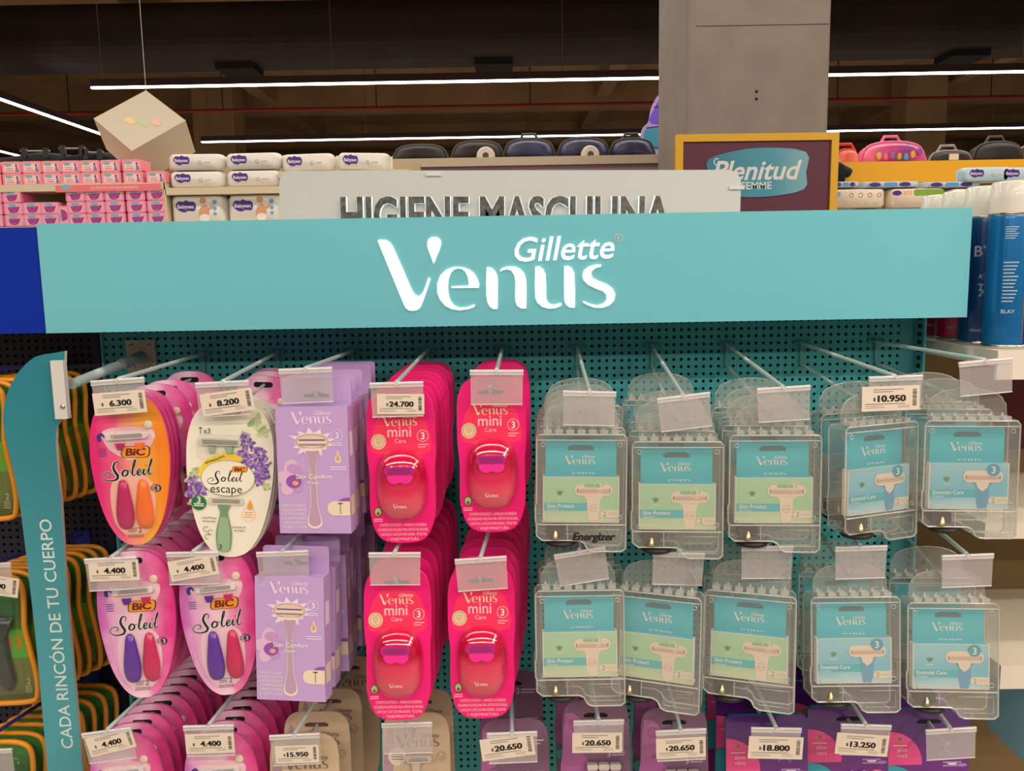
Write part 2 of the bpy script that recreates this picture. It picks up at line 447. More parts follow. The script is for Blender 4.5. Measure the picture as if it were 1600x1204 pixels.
# header of the stand
SIGN = P('sign_teal', (112, 194, 207), .6, spec=.2)
LIT = P('lit_letters', (244, 255, 238), .5, emit=.55)
hs = thing('header_sign', 'long teal header sign with lit white brand lettering across the display', 'sign', (-.0065, -.15, 1.557))
b = MB()
b.box(-.648, .6485, 0, .012, -.0757, .0757, SIGN)
b.box(-.648, -.640, .012, .136, -.0757, .0757, SIGN); b.box(.6405, .6485, .012, .136, -.0757, .0757, SIGN)
b.box(-.640, .6405, .012, .136, .070, .0757, SIGN)
b.build('sign_box', hs)
b = MB()
def P2(x, y):                                               # photograph detail -> sign face
    q = W(560+x/3.556, 330+y/3.556, -.15); return (q.x+.0065, q.z-1.557)
for p in _V: b.slab([P2(x, y) for x, y in p], -.0022, .001, LIT)
b.build('wordmark', hs, label='lit white wordmark lettering')
b = MB(-.0015); g0 = P2(1147, 203)
a_, c_ = P2(868, 275), P2(1425, 262)
b.text('Gillette', g0[0], g0[1], LIT, w=c_[0]-a_[0], bold=.008, shear=.22, layer=1, rot=1.0)
x, z = P2(1446, 148); b.ring(x, z, .0055, .0007, CREAM); b.text('R', x, z, CREAM, cap=.005)
b.build('maker_name', hs, label='small lit white slanted lettering')
BLUE = P('blue_header', (4, 44, 160), .6, spec=.15)
p = W(0, 355, -.15); q = W(64, 440, -.15); z0 = W(30, 521, -.15).z; z1 = W(30, 355, -.15).z
b = MB(); b.box(-1.1, -.6565, -.148, -.13, z0, z1, BLUE); b.box(-1.1, -.6565, -.13, 0, z1-.008, z1, BLUE)
tag(b.build('blue_header_sign'), 'plain dark blue header board left of the teal header sign', 'sign')

# blade-shaped side sign on its arm
bl = thing('blade_sign', 'tall narrow teal blade-shaped sign with upright white lettering at the left', 'sign', (0, 0, 0))
def BP(x, y): q = W(x, y, -.20); return (q.x, q.z)
out = cat([(103, 548), (80, 552), (55, 558), (30, 582), (14, 612), (7, 645), (9, 675), (17, 712), (30, 770), (41, 850), (48, 910), (58, 1000), (76, 1204), (90, 1390)], 4, False)
out += [(146, 1390), (131, 1204), (116, 1040), (104, 900), (97, 780), (92, 735), (89, 690), (90, 665), (97, 655), (101, 640)]
b = MB(); b.slab([BP(*p) for p in out], -.203, -.197, grad('blade_teal', [(0, (72, 160, 172)), (1, (38, 128, 145))], 2, .95, 1.5, rough=.3), P('blade_edge', (225, 218, 195), .5))
b.yf = -.203
p = BP(62, 757); q = BP(106, 1204)
ang = math.degrees(math.atan2(p[1]-q[1], p[0]-q[0]))
tx, tz = BP(83, 970)
ln = math.hypot(p[0]-q[0], p[1]-q[1])
tt = 'CADA RINCÓN DE TU CUERPO'
p0 = BP(77, 757); p1 = BP(122, 1215)
ln = math.hypot(p0[0]-p1[0], p0[1]-p1[1]); ang = math.degrees(math.atan2(p0[1]-p1[1], p0[0]-p1[0]))
b.text(tt, (p0[0]+p1[0])/2-.009, (p0[1]+p1[1])/2, P('blade_lettering', (214, 232, 226), .5), cap=.0165, bold=.006, layer=1, rot=ang, maxw=ln)
b.build('board', bl)
p = W(222, 556, 0); e = W(112, 600, -.19)
b = MB(); b.tube([(p.x, 0, p.z), Vector((p.x, 0, p.z)).lerp(Vector((e.x, -.19, e.z)), .33)], .0085, P('arm_grey', (150, 170, 168), .4), 14)
b.tube([Vector((p.x, 0, p.z)).lerp(Vector((e.x, -.19, e.z)), .33), (e.x, -.19, e.z)], .0072, P('arm_pale', (178, 198, 194), .35), 14); b.build('arm', bl)
b = MB(); PLT = P('zinc_plate', (170, 165, 150), .35, .6)
b.box(p.x-.0235, p.x+.0235, -.0035, -.0005, p.z-.026, p.z+.026, PLT)
for sx in (-1, 1):
    for sz in (-1, 1): b.lathe([(.0001, .002), (.003, .0015), (.0034, 0)], (0, 0, 0), STEEL, 10); n = 30; b.v[-n:] = [(p.x+sx*.014+x, -.0035-zz, p.z+sz*.017+y) for x, y, zz in b.v[-n:]]
b.build('wall_plate', bl)
p = W(102, 607, -.197)
b = MB(); b.box(p.x-.008, p.x+.009, -.214, -.2045, p.z-.039, p.z+.040, P('bracket_white', (214, 212, 205), .35))
b.lathe([(.0001, .002), (.003, .0015), (.0034, 0)], (0, 0, 0), STEEL, 10); b.v[-30:] = [(p.x+.004+x, -.214-zz, p.z-.022+y) for x, y, zz in b.v[-30:]]
b.build('bracket', bl)

# ------------------------------------------------------------------ razor packs (hang from the origin, front towards -y)
def razor_head(mb, x, z, w, h, m, y0=-.012, y1=-.005, rot=0, blades=3, bm=None):
    mb.slab(rot2(rrect(x-w/2, x+w/2, z-h/2, z+h/2, h*.4, 3), rot, x, z), y0, y1, m, smooth=False)
    for k in range(blades):
        zz = z-h*.22+k*h*.22
        mb.slab(rot2([(x-w*.38, zz-h*.05), (x+w*.38, zz-h*.05), (x+w*.38, zz+h*.05), (x-w*.38, zz+h*.05)], rot, x, z), y0-.0006, y0, bm or STEEL)
SOL = [
 [(243,668,2),(249,648,3),(238,640,4),(224,648,7),(216,672,9),(226,698,10),(236,716,10),(228,734,8),(200,741,5),(172,737,4),(156,722,3),(162,704,3),(182,695,3),(200,702,4),(196,716,3),(184,716,2)],
 [(287,688,5),(274,686,6),(263,698,8),(262,712,7),(272,718,4),(286,710,7),(291,696,6),(283,687,3),(296,690,2),(308,688,2)],
 [(308,702,2),(330,660,3),(336,634,4),(328,640,5),(318,680,7),(314,708,6),(322,716,4),(334,708,2)],
 [(336,706,2),(354,698,4),(360,686,4),(351,683,4),(342,696,7),(341,708,7),(350,715,5),(366,706,2)],
 [(366,706,2),(379,682,5),(373,704,6),(376,714,5),(388,706,2)],
 [(388,704,2),(414,662,3),(425,630,3),(417,640,5),(405,680,6),(401,706,6),(408,713,4),(420,704,2)],
]
def soleil(mb, x, z, w, m, layer=3, k=1.2):
    s_ = w/275
    for st_ in SOL: mb.stroke([(x+(a-292)*s_, z+(690-c)*s_, ww*s_*k) for a, c, ww in st_], 1, m, layer, 4)
    mb.d(ell(x+(389-292)*s_, z+(690-664)*s_, 3*s_, n=8), m, layer)
BICO = P('logo_orange', (245, 158, 40), .4); BICR = P('logo_dark_red', (120, 22, 30), .4)
def bic_logo(mb, x, z, w, layer=3):
    h = w*.4
    def par(k): return [(a*k+c*.16*k, c*k) for a, c in rrect(-w/2, w/2, -h/2, h/2, h*.32, 3)]
    mb.d([(x+a, z+c) for a, c in par(1.08)], BLACK, layer); mb.d([(x+a, z+c) for a, c in par(1.0)], BICO, layer+1)
    mb.text('BiC', x, z, BICR, cap=h*.66, bold=.025, shear=.16, xs=1.3, layer=layer+2, fat=.03)
CLEARP = clear('clear_blister', (.99, .99, .99), .004, gloss=.025)
EGG = mir([(0, .013), (.022, .010), (.037, -.003), (.0465, -.026), (.0502, -.055), (.0492, -.085), (.0445, -.115), (.0365, -.145), (.024, -.168), (.011, -.1785), (0, -.180)])
def make_bic(kind):
    o = thing('razor_blister_pack', None, 'razor pack')
    if kind == 'orange':
        pm = grad('print_pink_orange', [(0, (228, 30, 120)), (.3, (246, 84, 140)), (.5, (255, 150, 120)), (.66, (255, 170, 60)), (1, (255, 130, 20))], 0, -.05, .05, .12, 60)
        h1, h2 = P('handle_pink', (190, 24, 100), .3, coat=.5), P('handle_orange', (252, 116, 40), .3, coat=.5); lip = P('lip_pink', (250, 120, 130), .3)
    else:
        pm = grad('print_magenta', [(0, (196, 90, 180)), (.25, (232, 170, 214)), (.5, (246, 206, 224)), (.7, (238, 120, 180)), (1, (222, 40, 130))], 0, -.055, .05, .35, 28)
        h1, h2 = P('handle_purple', (92, 40, 160), .3, coat=.5), P('handle_crimson', (205, 30, 92), .3, coat=.5); lip = P('lip_magenta', (225, 90, 160), .3)
    e = cat(EGG, 3)
    mb = MB(-.004)
    mb.slab(e, -.004, 0, pm, lip)
    slot = rrect(-.014, .014, -.004, .004, .0035, 3)
    mb.d(slot, DARKIN, 1)
    win = cat(mir([(0, -.088), (.012, -.088), (.026, -.100), (.0285, -.125), (.025, -.150), (.014, -.165), (0, -.168)]), 3)
    mb.d(win, P('window_pale', (238, 200, 214), .3) if kind != 'orange' else P('window_peach', (250, 190, 170), .3), 1)
    mb.d(cat(mir([(0, -.027), (.026, -.029), (.034, -.037), (.026, -.055), (.010, -.066), (0, -.07)]), 3), P('window_haze', (240, 196, 205), .35), 1)
    mb.stroke([(-.036, -.045, .004), (-.0375, -.039, .005), (-.033, -.036, .003), (-.0305, -.040, .002)], 1, P('curl_blue', (60, 50, 150), .4), 2)
    for k in range(4): mb.rect(-.0385, -.029, -.0555-k*.0028, -.0545-k*.0028, P('curl_blue', (60, 50, 150), .4), 2)
    bic_logo(mb, .008, -.0595, .034)
    for q in ell(.003, -.083, .0012, n=4): pass
    soleil(mb, -.0035, -.0835, .066, WHITE, 2, 2.6); soleil(mb, -.0035, -.0835, .066, BLACK, 3, 1.5)
    mb.ring(.0295, -.107, .0052, .0006, BLACK, 2); mb.d(ell(.033, -.107, .0042, n=14), P('badge_navy', (40, 36, 100), .4), 3)
    mb.text('3', .033, -.107, WHITE, cap=.005, bold=.02, layer=4)
    for k in range(3): mb.rect(.023, .030, -.1055-k*.0018, -.105-k*.0018, BLACK, 3)
    mb.text('2', .006, -.1605, BLACK, cap=.0065, layer=3)
    for k in range(3): mb.rect(-.009, .003-k*.001, -.1585-k*.0022, -.1578-k*.0022, DGREY, 3); mb.rect(-.010, .010, -.1665-k*.0016, -.166-k*.0016, DGREY, 3)
    mb.build('card', o)
    for x, m, r in ((-.0105, h1, 0), (.0145, h2, 0)):
        mb = MB(); q = cat(mir([(0, -.094), (.0052, -.098), (.0080, -.112), (.0108, -.132), (.0108, -.146), (.0075, -.156), (0, -.159)]), 3)
        mb.pillow([(x+a*(1.02), c) for a, c in q], -.006, .006, .0015, m, 4); 
        mb.slab([(x-.006, -.048), (x+.006, -.048), (x+.0035, -.056), (x-.0035, -.056)], -.007, -.0043, m)
        mb.build('handle', o)
    mb = MB(); razor_head(mb, .0, -.0385, .052, .008, P('clear_head', (232, 222, 224), .25), -.009, -.0045, 2); 
    mb.box(-.026, -.015, -.0095, -.0045, -.0425, -.0345, P('clear_head', (232, 222, 224), .25)); mb.build('razor_head', o)
    mb = MB(); mb.dome(ell(.026, -.0255, .0058, n=16), -.0042, .002, P('button_cream', (226, 206, 180), .4), 2, flat=.7); mb.build('button', o)
    mb = MB(); mb.dome(scale2(cat(mir([(0, -.026), (.030, -.028), (.039, -.045), (.038, -.085), (.034, -.120), (.027, -.150), (.013, -.168), (0, -.170)]), 2), 1), -.0046, .0085, CLEARP, 3, flat=.86); mb.build('blister', o)
    return o
PROTO['bic_orange'] = dict(o=make_bic('orange')); PROTO['bic_pink'] = dict(o=make_bic('pink'))

def make_escape():
    o = thing('razor_blister_pack', None, 'razor pack')
    e = cat(mir([(0, .014), (.026, .011), (.044, -.004), (.0535, -.030), (.0555, -.062), (.0535, -.095), (.0475, -.128), (.038, -.158), (.024, -.1795), (.011, -.1865), (0, -.188)]), 3)
    mb = MB(-.004); PAPER = P('cream_card', (240, 234, 216), .45)
    mb.slab(e, -.004, 0, PAPER, P('card_edge', (220, 214, 196), .5))
    mb.d(rrect(-.014, .014, -.004, .004, .0035, 3), DARKIN, 1)
    rnd = random.Random(3)
    LV = [P('lavender_a', (140, 100, 180), .5), P('lavender_b', (176, 146, 206), .5), P('lavender_c', (110, 72, 150), .5)]
    LF = [P('leaf_a', (190, 200, 150), .5), P('leaf_b', (158, 178, 120), .5), P('leaf_c', (214, 216, 184), .5)]
    for x, z, r in ((.034, -.015, .010), (.042, -.026, .008), (.036, -.060, .006), (.0015, -.05, .006), (-.050, -.085, .007), (-.044, -.078, .005), (.046, -.095, .005), (-.047, -.118, .006), (.020, -.028, .006)):
        for k in range(4):
            a = rnd.uniform(0, 360)
            mb.d(rot2(ell(x+rnd.uniform(-r, r)*.6, z+rnd.uniform(-r, r)*.6, r, r*.42, 10), a, x, z), LF[k % 3], 1)
    for x, z, r in ((.020, -.035, .008), (.026, -.046, .010), (.016, -.056, .009), (.027, -.060, .009), (.038, -.052, .009), (.044, -.062, .008), (.036, -.072, .009), (.045, -.078, .007), (.035, -.086, .007), (-.045, -.093, .009), (-.037, -.101, .008), (-.050, -.106, .006)):
        for k in range(26):
            a = rnd.uniform(0, 6.28); q = r*rnd.random()**.6
            mb.d(rot2(ell(x+q*math.cos(a), z+q*math.sin(a), .0028, .0017, 7), rnd.uniform(0, 180), x+q*math.cos(a), z+q*math.sin(a)), LV[k % 3], 2)
    mb.ring(-.003, -.085, .0375, .015, P('yellow_band', (250, 212, 50), .4), 3, rz=.0315, a0=58, a1=178)
    mb.text('NOVA/NUEVO', -.0185, -.0615, BLACK, cap=.0028, bold=.015, layer=5, rot=22)
    GR = P('oval_grey', (180, 176, 164), .4)
    mb.d(ell(-.002, -.085, .0345, .0235, 28), GR, 4); mb.d(ell(-.002, -.085, .0335, .0225, 28), PAPER, 5)
    bic_logo(mb, .013, -.073, .018, 6)
    soleil(mb, -.005, -.0845, .046, BLACK, 6, 1.3)
    mb.text('escape', -.004, -.0985, BLACK, w=.040, layer=6)
    mb.text('x3', -.029, -.025, DGREY, cap=.0065, layer=2); mb.rect(-.0375, -.0367, -.029, -.021, DGREY, 2); mb.rect(-.039, -.035, -.0222, -.021, DGREY, 2)
    GN = P('dot_green', (40, 120, 60), .4); mb.d(ell(-.039, -.118, .0095), GN, 3); mb.text('3', -.039, -.114, WHITE, cap=.008, bold=.02, layer=4)
    for k in range(2): mb.rect(-.0455, -.0325, -.120-k*.0024, -.1187-k*.0024, WHITE, 4)
    drop = [(.026+a*.0045, -.1185+c*.0062) for a, c in cat([(0, 1.1), (.35, .4), (.75, -.2), (.6, -.75), (0, -1), (-.6, -.75), (-.75, -.2), (-.35, .4)], 3)]
    mb.d(drop, P('drop_amber', (236, 160, 60), .4), 2); mb.ring(.0245, -.1315, .009, .0004, P('drop_amber', (236, 160, 60), .4), 2)
    for k in range(3): mb.rect(.019, .030, -.129-k*.003, -.1282-k*.003, P('drop_amber', (236, 160, 60), .4), 2)
    mb.d(rrect(-.027, .018, -.1195, -.1105, .002, 2), P('picture_head', (222, 216, 200), .3, .2), 3)
    for k in range(3): mb.rect(-.022, .013, -.1135-k*.0018, -.1127-k*.0018, DGREY, 4)
    hd = cat(mir([(0, -.120), (.0080, -.120), (.0050, -.129), (.0068, -.140), (.0100, -.155), (.0095, -.170), (.0075, -.179), (0, -.181)]), 3)
    mb.d([(a-.007, c) for a, c in hd], P('picture_green', (116, 152, 120), .4), 3); mb.d([(a*.8-.007, c) for a, c in hd if c < -.133], P('picture_green_pale', (150, 182, 146), .4), 4)
    mb.text('3', -.0115, -.1745, BLACK, cap=.007, layer=5)
    mb.text('Lavanda y/e', .012, -.148, DGREY, cap=.0026, layer=2); mb.text('Eucalipto', .013, -.1525, DGREY, cap=.0026, layer=2)
    mb.text('Cabo/Mango', -.026, -.137, DGREY, cap=.0026, layer=2); mb.text('Perfumado', -.026, -.1415, DGREY, cap=.0026, layer=2)
    for x, z in ((-.030, -.152), (-.024, -.156), (-.028, -.162)):
        mb.ring(x, z, .0035, .0006, DGREY, 2, a0=30, a1=300)
    mb.build('card', o)
    mb = MB(); HM = P('head_frost', (205, 208, 196), .2)
    for x in (-.022, .0): razor_head(mb, x, -.0385, .030, .009, HM, -.009, -.0045)
    mb.slab([(-.026, -.044), (-.018, -.044), (-.019, -.053), (-.025, -.053)], -.008, -.0045, P('handle_sage', (150, 180, 150), .3)); mb.slab([(-.004, -.044), (.004, -.044), (.003, -.053), (-.003, -.053)], -.008, -.0045, P('handle_sage', (150, 180, 150), .3))
    mb.build('razor_head', o)
    mb = MB(); mb.dome(rrect(-.041, .020, -.062, -.029, .008, 4), -.0045, .008, CLEARP, 3, flat=.85); mb.build('blister', o)
    return o
PROTO['escape'] = dict(o=make_escape())

def make_box():
    o = thing('razor_carton', None, 'razor box')
    LIL = P('lilac_carton', (194, 162, 216), .4, coat=.2); LILD = P('lilac_side', (170, 136, 200), .4); PALE = P('lilac_pale', (234, 218, 240), .4)
    w = .0455; mb = MB(-.026)
    mb.box(-w, w, -.026, 0, -.172, -.012, LIL)
    mb.venus(0, -.0290, .051, PALE, 2)
    SK = P('picture_skin', (226, 202, 186), .4)
    rnd = random.Random(5); sp = []
    for k in range(26):
        a = 2*math.pi*k/26; q = 1+(.55*rnd.random() if k % 2 else -.08); sp.append((.0225*q*math.cos(a), -.0565+.0125*q*math.sin(a)))
    mb.d(sp, PALE, 1); mb.d(rrect(-.021, .021, -.0645, -.0465, .0085, 6), SK, 2); mb.ring(0, -.0555, .021, .0012, P('rim_gold', (196, 160, 120), .4), 3, rz=.0095)
    for k in range(3): mb.rect(-.0165, .0165, -.0545-k*.003, -.0528-k*.003, [P('blade_violet', (120, 88, 130), .4), PALE, P('blade_grey', (150, 130, 140), .4)][k], 4)
    hd = cat(mir([(0, -.0645), (.0105, -.0650), (.0065, -.078), (.0040, -.092), (.0046, -.115), (.0052, -.138), (.0088, -.153), (.0085, -.162), (0, -.166)]), 3)
    mb.d(hd, P('picture_rim', (240, 222, 210), .4), 3); mb.d(scale2(hd, .82, 0, -.115, .94), P('picture_grip', (190, 156, 180), .4), 4)
    mb.ring(.0315, -.0480, .0074, .0007, PALE, 2); mb.text('3', .0315, -.0480, WHITE, cap=.0075, bold=.015, layer=2)
    for k in range(2): mb.rect(.025, .038, -.0585-k*.0025, -.0575-k*.0025, PALE, 2)
    dr = [(.0318+a*.005, -.0755+c*.0075) for a, c in cat([(0, 1.2), (.35, .4), (.8, -.2), (.6, -.8), (0, -1), (-.6, -.8), (-.8, -.2), (-.35, .4)], 3)]
    mb.d(dr, P('drop_cream', (238, 216, 190), .4), 2); mb.d(scale2(dr, .6), P('drop_gold', (214, 170, 110), .4), 3)
    for k in range(2): mb.rect(.022, .042, -.0885-k*.003, -.0872-k*.003, PALE, 2)
    PT = [P('petal_a', (196, 150, 206), .4), P('petal_b', (222, 184, 216), .4), P('petal_c', (150, 84, 176), .4)]
    cx, cz = -.026, -.104
    for a, r, k in ((95, .019, 1), (20, .014, 0), (165, .016, 1), (235, .016, 1), (300, .013, 0)):
        q = rot2(ell(cx+r*.62, cz, r*.75, r*.55, 14), a, cx, cz); mb.d([(max(-w+.0005, x), z) for x, z in q], PT[k], 2)
    q = ell(cx+.001, cz-.002, .010, .0085, 14); mb.d(q, PT[2], 3); mb.d(ell(cx+.003, cz-.004, .004, .003, 10), P('petal_heart', (232, 170, 110), .4), 4)
    mb.d(ell(cx+.001, cz+.0145, .0085, .006, 14), PT[0], 3)
    mb.text('Skin Comfort', .001, -.0996, WHITE, cap=.0058, bold=.012, layer=6); mb.text('Breeze', 0, -.1070, WHITE, cap=.0036, bold=.008, layer=6)
    mb.d([(min(w-.0005, x), z) for x, z in rrect(.0165, .062, -.149, -.131, .0085, 5)], P('inset_cream', (232, 216, 190), .4), 2); mb.rect(.0325, .0333, -.147, -.134, DGREY, 3); mb.rect(.030, .036, -.1345, -.133, DGREY, 3)
    mb.d([(.030, -.131), (.036, -.127), (w-.0006, -.126), (w-.0006, -.131)], P('petal_c', (150, 84, 176), .4), 2)
    for k, t in enumerate(('APARELHO DE BARBEAR /', 'MAQUINA DE AFEITAR', 'CONTÉM/CONTENIDO:', '1 CARTUCHO', '1 APARELHO/MAQUINA', '2 CARTUCHOS')):
        mb.text(t, -w+.004, -.1365-k*.0054, WHITE, cap=.0036, layer=2, align='l', maxw=.031)
    side = MB()
    mb.add([(w+.0003, y, z) for y, z in ((-.022, -.075), (-.008, -.075), (-.008, -.045), (-.022, -.045))], [(0, 1, 2, 3)], PALE)
    mb.add([(w+.0003, y, z) for y, z in ((-.023, -.150), (-.006, -.150), (-.006, -.125), (-.023, -.125))], [(0, 1, 2, 3)], P('inset_cream', (232, 216, 190), .4))
    mb.build('carton', o)
    mb = MB(); 
    tab = [(-w+.001, -.012), (w-.001, -.012), (w-.001, .019), (w-.004, .022), (-w+.004, .022), (-w+.001, .019)]
    mb.slab(tab, -.0012, 0, LIL); mb.yf = -.0012
    mb.d([(-.016, -.003), (.016, -.003), (.016, .001), (.007, .0015), (.0, .0055), (-.007, .0015), (-.016, .001)], DARKIN, 1); mb.build('hanging_tab', o)
    return o
PROTO['box'] = dict(o=make_box())

def make_mini():
    o = thing('razor_blister_pack', None, 'razor pack')
    PK = P('hot_pink_card', (238, 18, 120), .35, coat=.3); PKE = P('hot_pink_edge', (255, 110, 165), .3)
    e = cat(mir([(0, .017), (.024, .016), (.037, .007), (.0425, -.010), (.0435, -.035), (.0432, -.062), (.0412, -.085), (.0415, -.115), (.0408, -.138), (.034, -.159), (.022, -.1695), (0, -.172)]), 3)
    mb = MB(-.005); mb.slab(e, -.005, 0, PK, PKE)
    mb.d([(-.016, -.003), (.016, -.003), (.016, .001), (.006, .0018), (0, .005), (-.006, .0018), (-.016, .001)], DARKIN, 1)
    mb.d(cat(mir([(0, -.009), (.022, -.012), (.034, -.030), (.037, -.060), (0, -.062)]), 3), P('coral_panel', (248, 50, 96), .4), 1)
    PL = P('pale_pink_print', (250, 190, 196), .4)
    mb.venus(-.001, -.0242, .044, P('cream_pink_print', (240, 206, 180), .4), 3)
    mb.text('mini', -.002, -.0348, PL, w=.030, bold=.012, layer=3); mb.text('Care', -.001, -.0462, PL, cap=.0050, bold=.006, layer=3)
    mb.d(ell(-.0285, -.0470, .0095), P('seal_cream', (226, 196, 160), .4), 2); mb.ring(-.0285, -.0470, .0078, .0007, P('seal_brown', (190, 140, 110), .4), 3)
    mb.ring(-.0285, -.0455, .0028, .0006, P('seal_brown', (190, 140, 110), .4), 3); mb.rect(-.0288, -.0282, -.0515, -.0475, P('seal_brown', (190, 140, 110), .4), 3)
    mb.ring(.0275, -.0405, .0074, .0008, PL, 2); mb.text('3', .0275, -.0405, WHITE, cap=.0082, bold=.018, layer=3)
    for k in range(2): mb.rect(.021, .0345-k*.004, -.0515-k*.003, -.0505-k*.003, PL, 2)
    mb.d(ell(-.0315, -.133, .0052, .006), P('avocado_dark', (60, 80, 40), .4), 2); mb.d(ell(-.0315, -.133, .004, .0048), P('avocado_pale', (190, 196, 130), .4), 3); mb.d(ell(-.0315, -.135, .0018), P('avocado_stone', (110, 70, 40), .4), 4)
    for k in range(2): mb.rect(-.037, -.026, -.1425-k*.0025, -.1415-k*.0025, PL, 2)
    for k, t in enumerate(('CONTÉM/CONTENIDO: 1 APARELHO DE BARBEAR', 'RECARREGÁVEL/MÁQUINA PARA AFEITAR RECARGABLE,', '1 CARTUCHO/1 CARTUCHO PARA RASURAR, 1 ESTUJE PARA', '1 VIAJE/MINIATURA')):
        mb.text(t, 0, -.1495-k*.0058, PL, cap=.0036, layer=2, maxw=(.060, .064, .060, .040)[k])
    mb.build('card', o)
    cs = cat([(-.034*math.copysign(abs(math.cos(a))**.75, math.cos(a))+0, -.0995+.0465*math.copysign(abs(math.sin(a))**.8, math.sin(a))) for a in [2*math.pi*k/16 for k in range(16)]], 2)
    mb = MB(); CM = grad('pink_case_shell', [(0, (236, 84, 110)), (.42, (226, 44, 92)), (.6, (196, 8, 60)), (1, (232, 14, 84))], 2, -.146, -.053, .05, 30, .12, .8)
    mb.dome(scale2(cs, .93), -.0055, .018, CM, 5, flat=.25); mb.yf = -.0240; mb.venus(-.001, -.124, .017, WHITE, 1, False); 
    mb.build('travel_case', o)
    mb = MB(); razor_head(mb, -.001, -.0805, .037, .011, P('case_head', (196, 30, 140), .2, coat=.6), -.0248, -.0238, bm=P('blade_plum', (150, 50, 120), .3))
    mb.slab(cat(mir([(0, -.086), (.016, -.086), (.013, -.094), (.006, -.096), (0, -.094)]), 2), -.0255, -.0238, P('grip_pink', (255, 50, 160), .25)); mb.build('razor_head', o)
    mb = MB(); mb.dome(cs, -.0052, .0215, clear('pink_tint_blister', (1, .95, .97), .0, (1, .6, .7), .035, .40, .05), 5, flat=.3); mb.build('blister', o)
    for ch in o.children:
        for q in ch.data.vertices: q.co.z *= 1.04
    return o
PROTO['mini'] = dict(o=make_mini())

CASE = clear('case_plastic', (.955, .965, .95), .115, (.80, .79, .74), .06, .55, .16)
RIM = clear('case_rim_plastic', (.92, .93, .91), .34, (.84, .82, .77), .10, .6, .2)
def make_case(kind):
    o = thing('safer_case', None, 'security case')
    w = .0565
    body = [(-w+.004, -.0225), (w-.004, -.0225), (w, -.027), (w, -.168), (w-.005, -.172), (.014, -.172), (.008, -.169), (.004, -.161), (-.002, -.158), (-w+.007, -.158), (-w, -.152), (-w, -.135), (-w-.0015, -.134), (-w-.0015, -.112), (-w, -.111), (-w, -.027)]
    mb = MB(-.031)
    mb.slab(body, -.031, -.001, CASE)
    mb.build('shell', o)
    mb = MB()
    n = len(body)
    for y in (-.0312, -.001): mb.tube([(x*.985, y, -.095+(z+.095)*.988) for x, z in body], .0012, RIM, 5, True)
    mb.tube([(-w+.002, -.0315, -.0305), (w-.002, -.0315, -.0305)], .0009, RIM, 5); mb.tube([(-w+.002, -.0315, -.137), (w-.002, -.0315, -.137)], .0011, RIM, 5)
    for x, z in ((-w+.009, -.036), (w-.009, -.036), (-w+.009, -.131), (w-.009, -.128)):
        mb.tube([(x+.0028*math.cos(k*.785), -.0315, z+.0028*math.sin(k*.785)) for k in range(8)], .0006, RIM, 4, True)
    mb.tube([(.006, -.0316, -.143), (w-.007, -.0316, -.143), (w-.007, -.0316, -.164), (.013, -.0316, -.164)], .0006, RIM, 4, True)
    mb.tube([(-.017, -.0316, -.138), (-.017, -.0316, -.157)], .0008, RIM, 4)
    mb.build('rim', o)
    mb = MB(); hw = .0485
    fl = [(-hw, -.0225), (hw, -.0225), (hw-.002, -.004)]+[(.044*math.cos(R_(a)), -.002+.017*math.sin(R_(a))) for a in range(0, 181, 15)]+[(-hw+.002, -.004)]
    mb.slab(fl, -.0125, -.0108, CASE)
    mb.tube([(x, -.0117, z) for x, z in fl], .0007, RIM, 4, True)
    mb.build('hanging_flange', o)
    mb = MB()
    for k in range(7):
        x = -.042+k*.014; mb.box(x-.0048, x+.0048, -.028, -.014, -.0228, -.0185, RIM); mb.box(x-.0012, x+.0012, -.0145, -.0128, -.0225, -.0155, RIM)
    mb.build('hinge', o)
    mb = MB(); mb.box(-.0435, -.0205, -.0300, -.012, -.1525, -.1395, P('lock_recess', (34, 28, 26), .6)); lk = mb.build('lock', o)
    mb = MB(); mb.lathe([(.0001, .0045), (.0018, .003), (.0042, -.003), (.0046, -.006)], (-.032, -.0315, -.149), P('pin_brass', (214, 196, 150), .25, .9), 12); mb.build('lock_pin', lk)
    mb = MB(); mb.lathe([(.0001, -.0035), (.018, -.003), (.0205, 0), (.018, .003), (.0001, .0035)], (-.0245, -.016, -.1625), P('tag_black', (34, 28, 28), .45), 24); mb.build('alarm_tag', o, label='black round alarm tag')
    if kind == 'energizer':
        mb = MB(-.0328); mb.text('Energizer', .0165, -.1515, BLACK, w=.052, bold=.024, shear=.22, layer=1, fat=.02); mb.build('lettering', o, label='black slanted lettering')
    return o
PROTO['case'] = dict(o=make_case('plain')); PROTO['case_energizer'] = dict(o=make_case('energizer'))

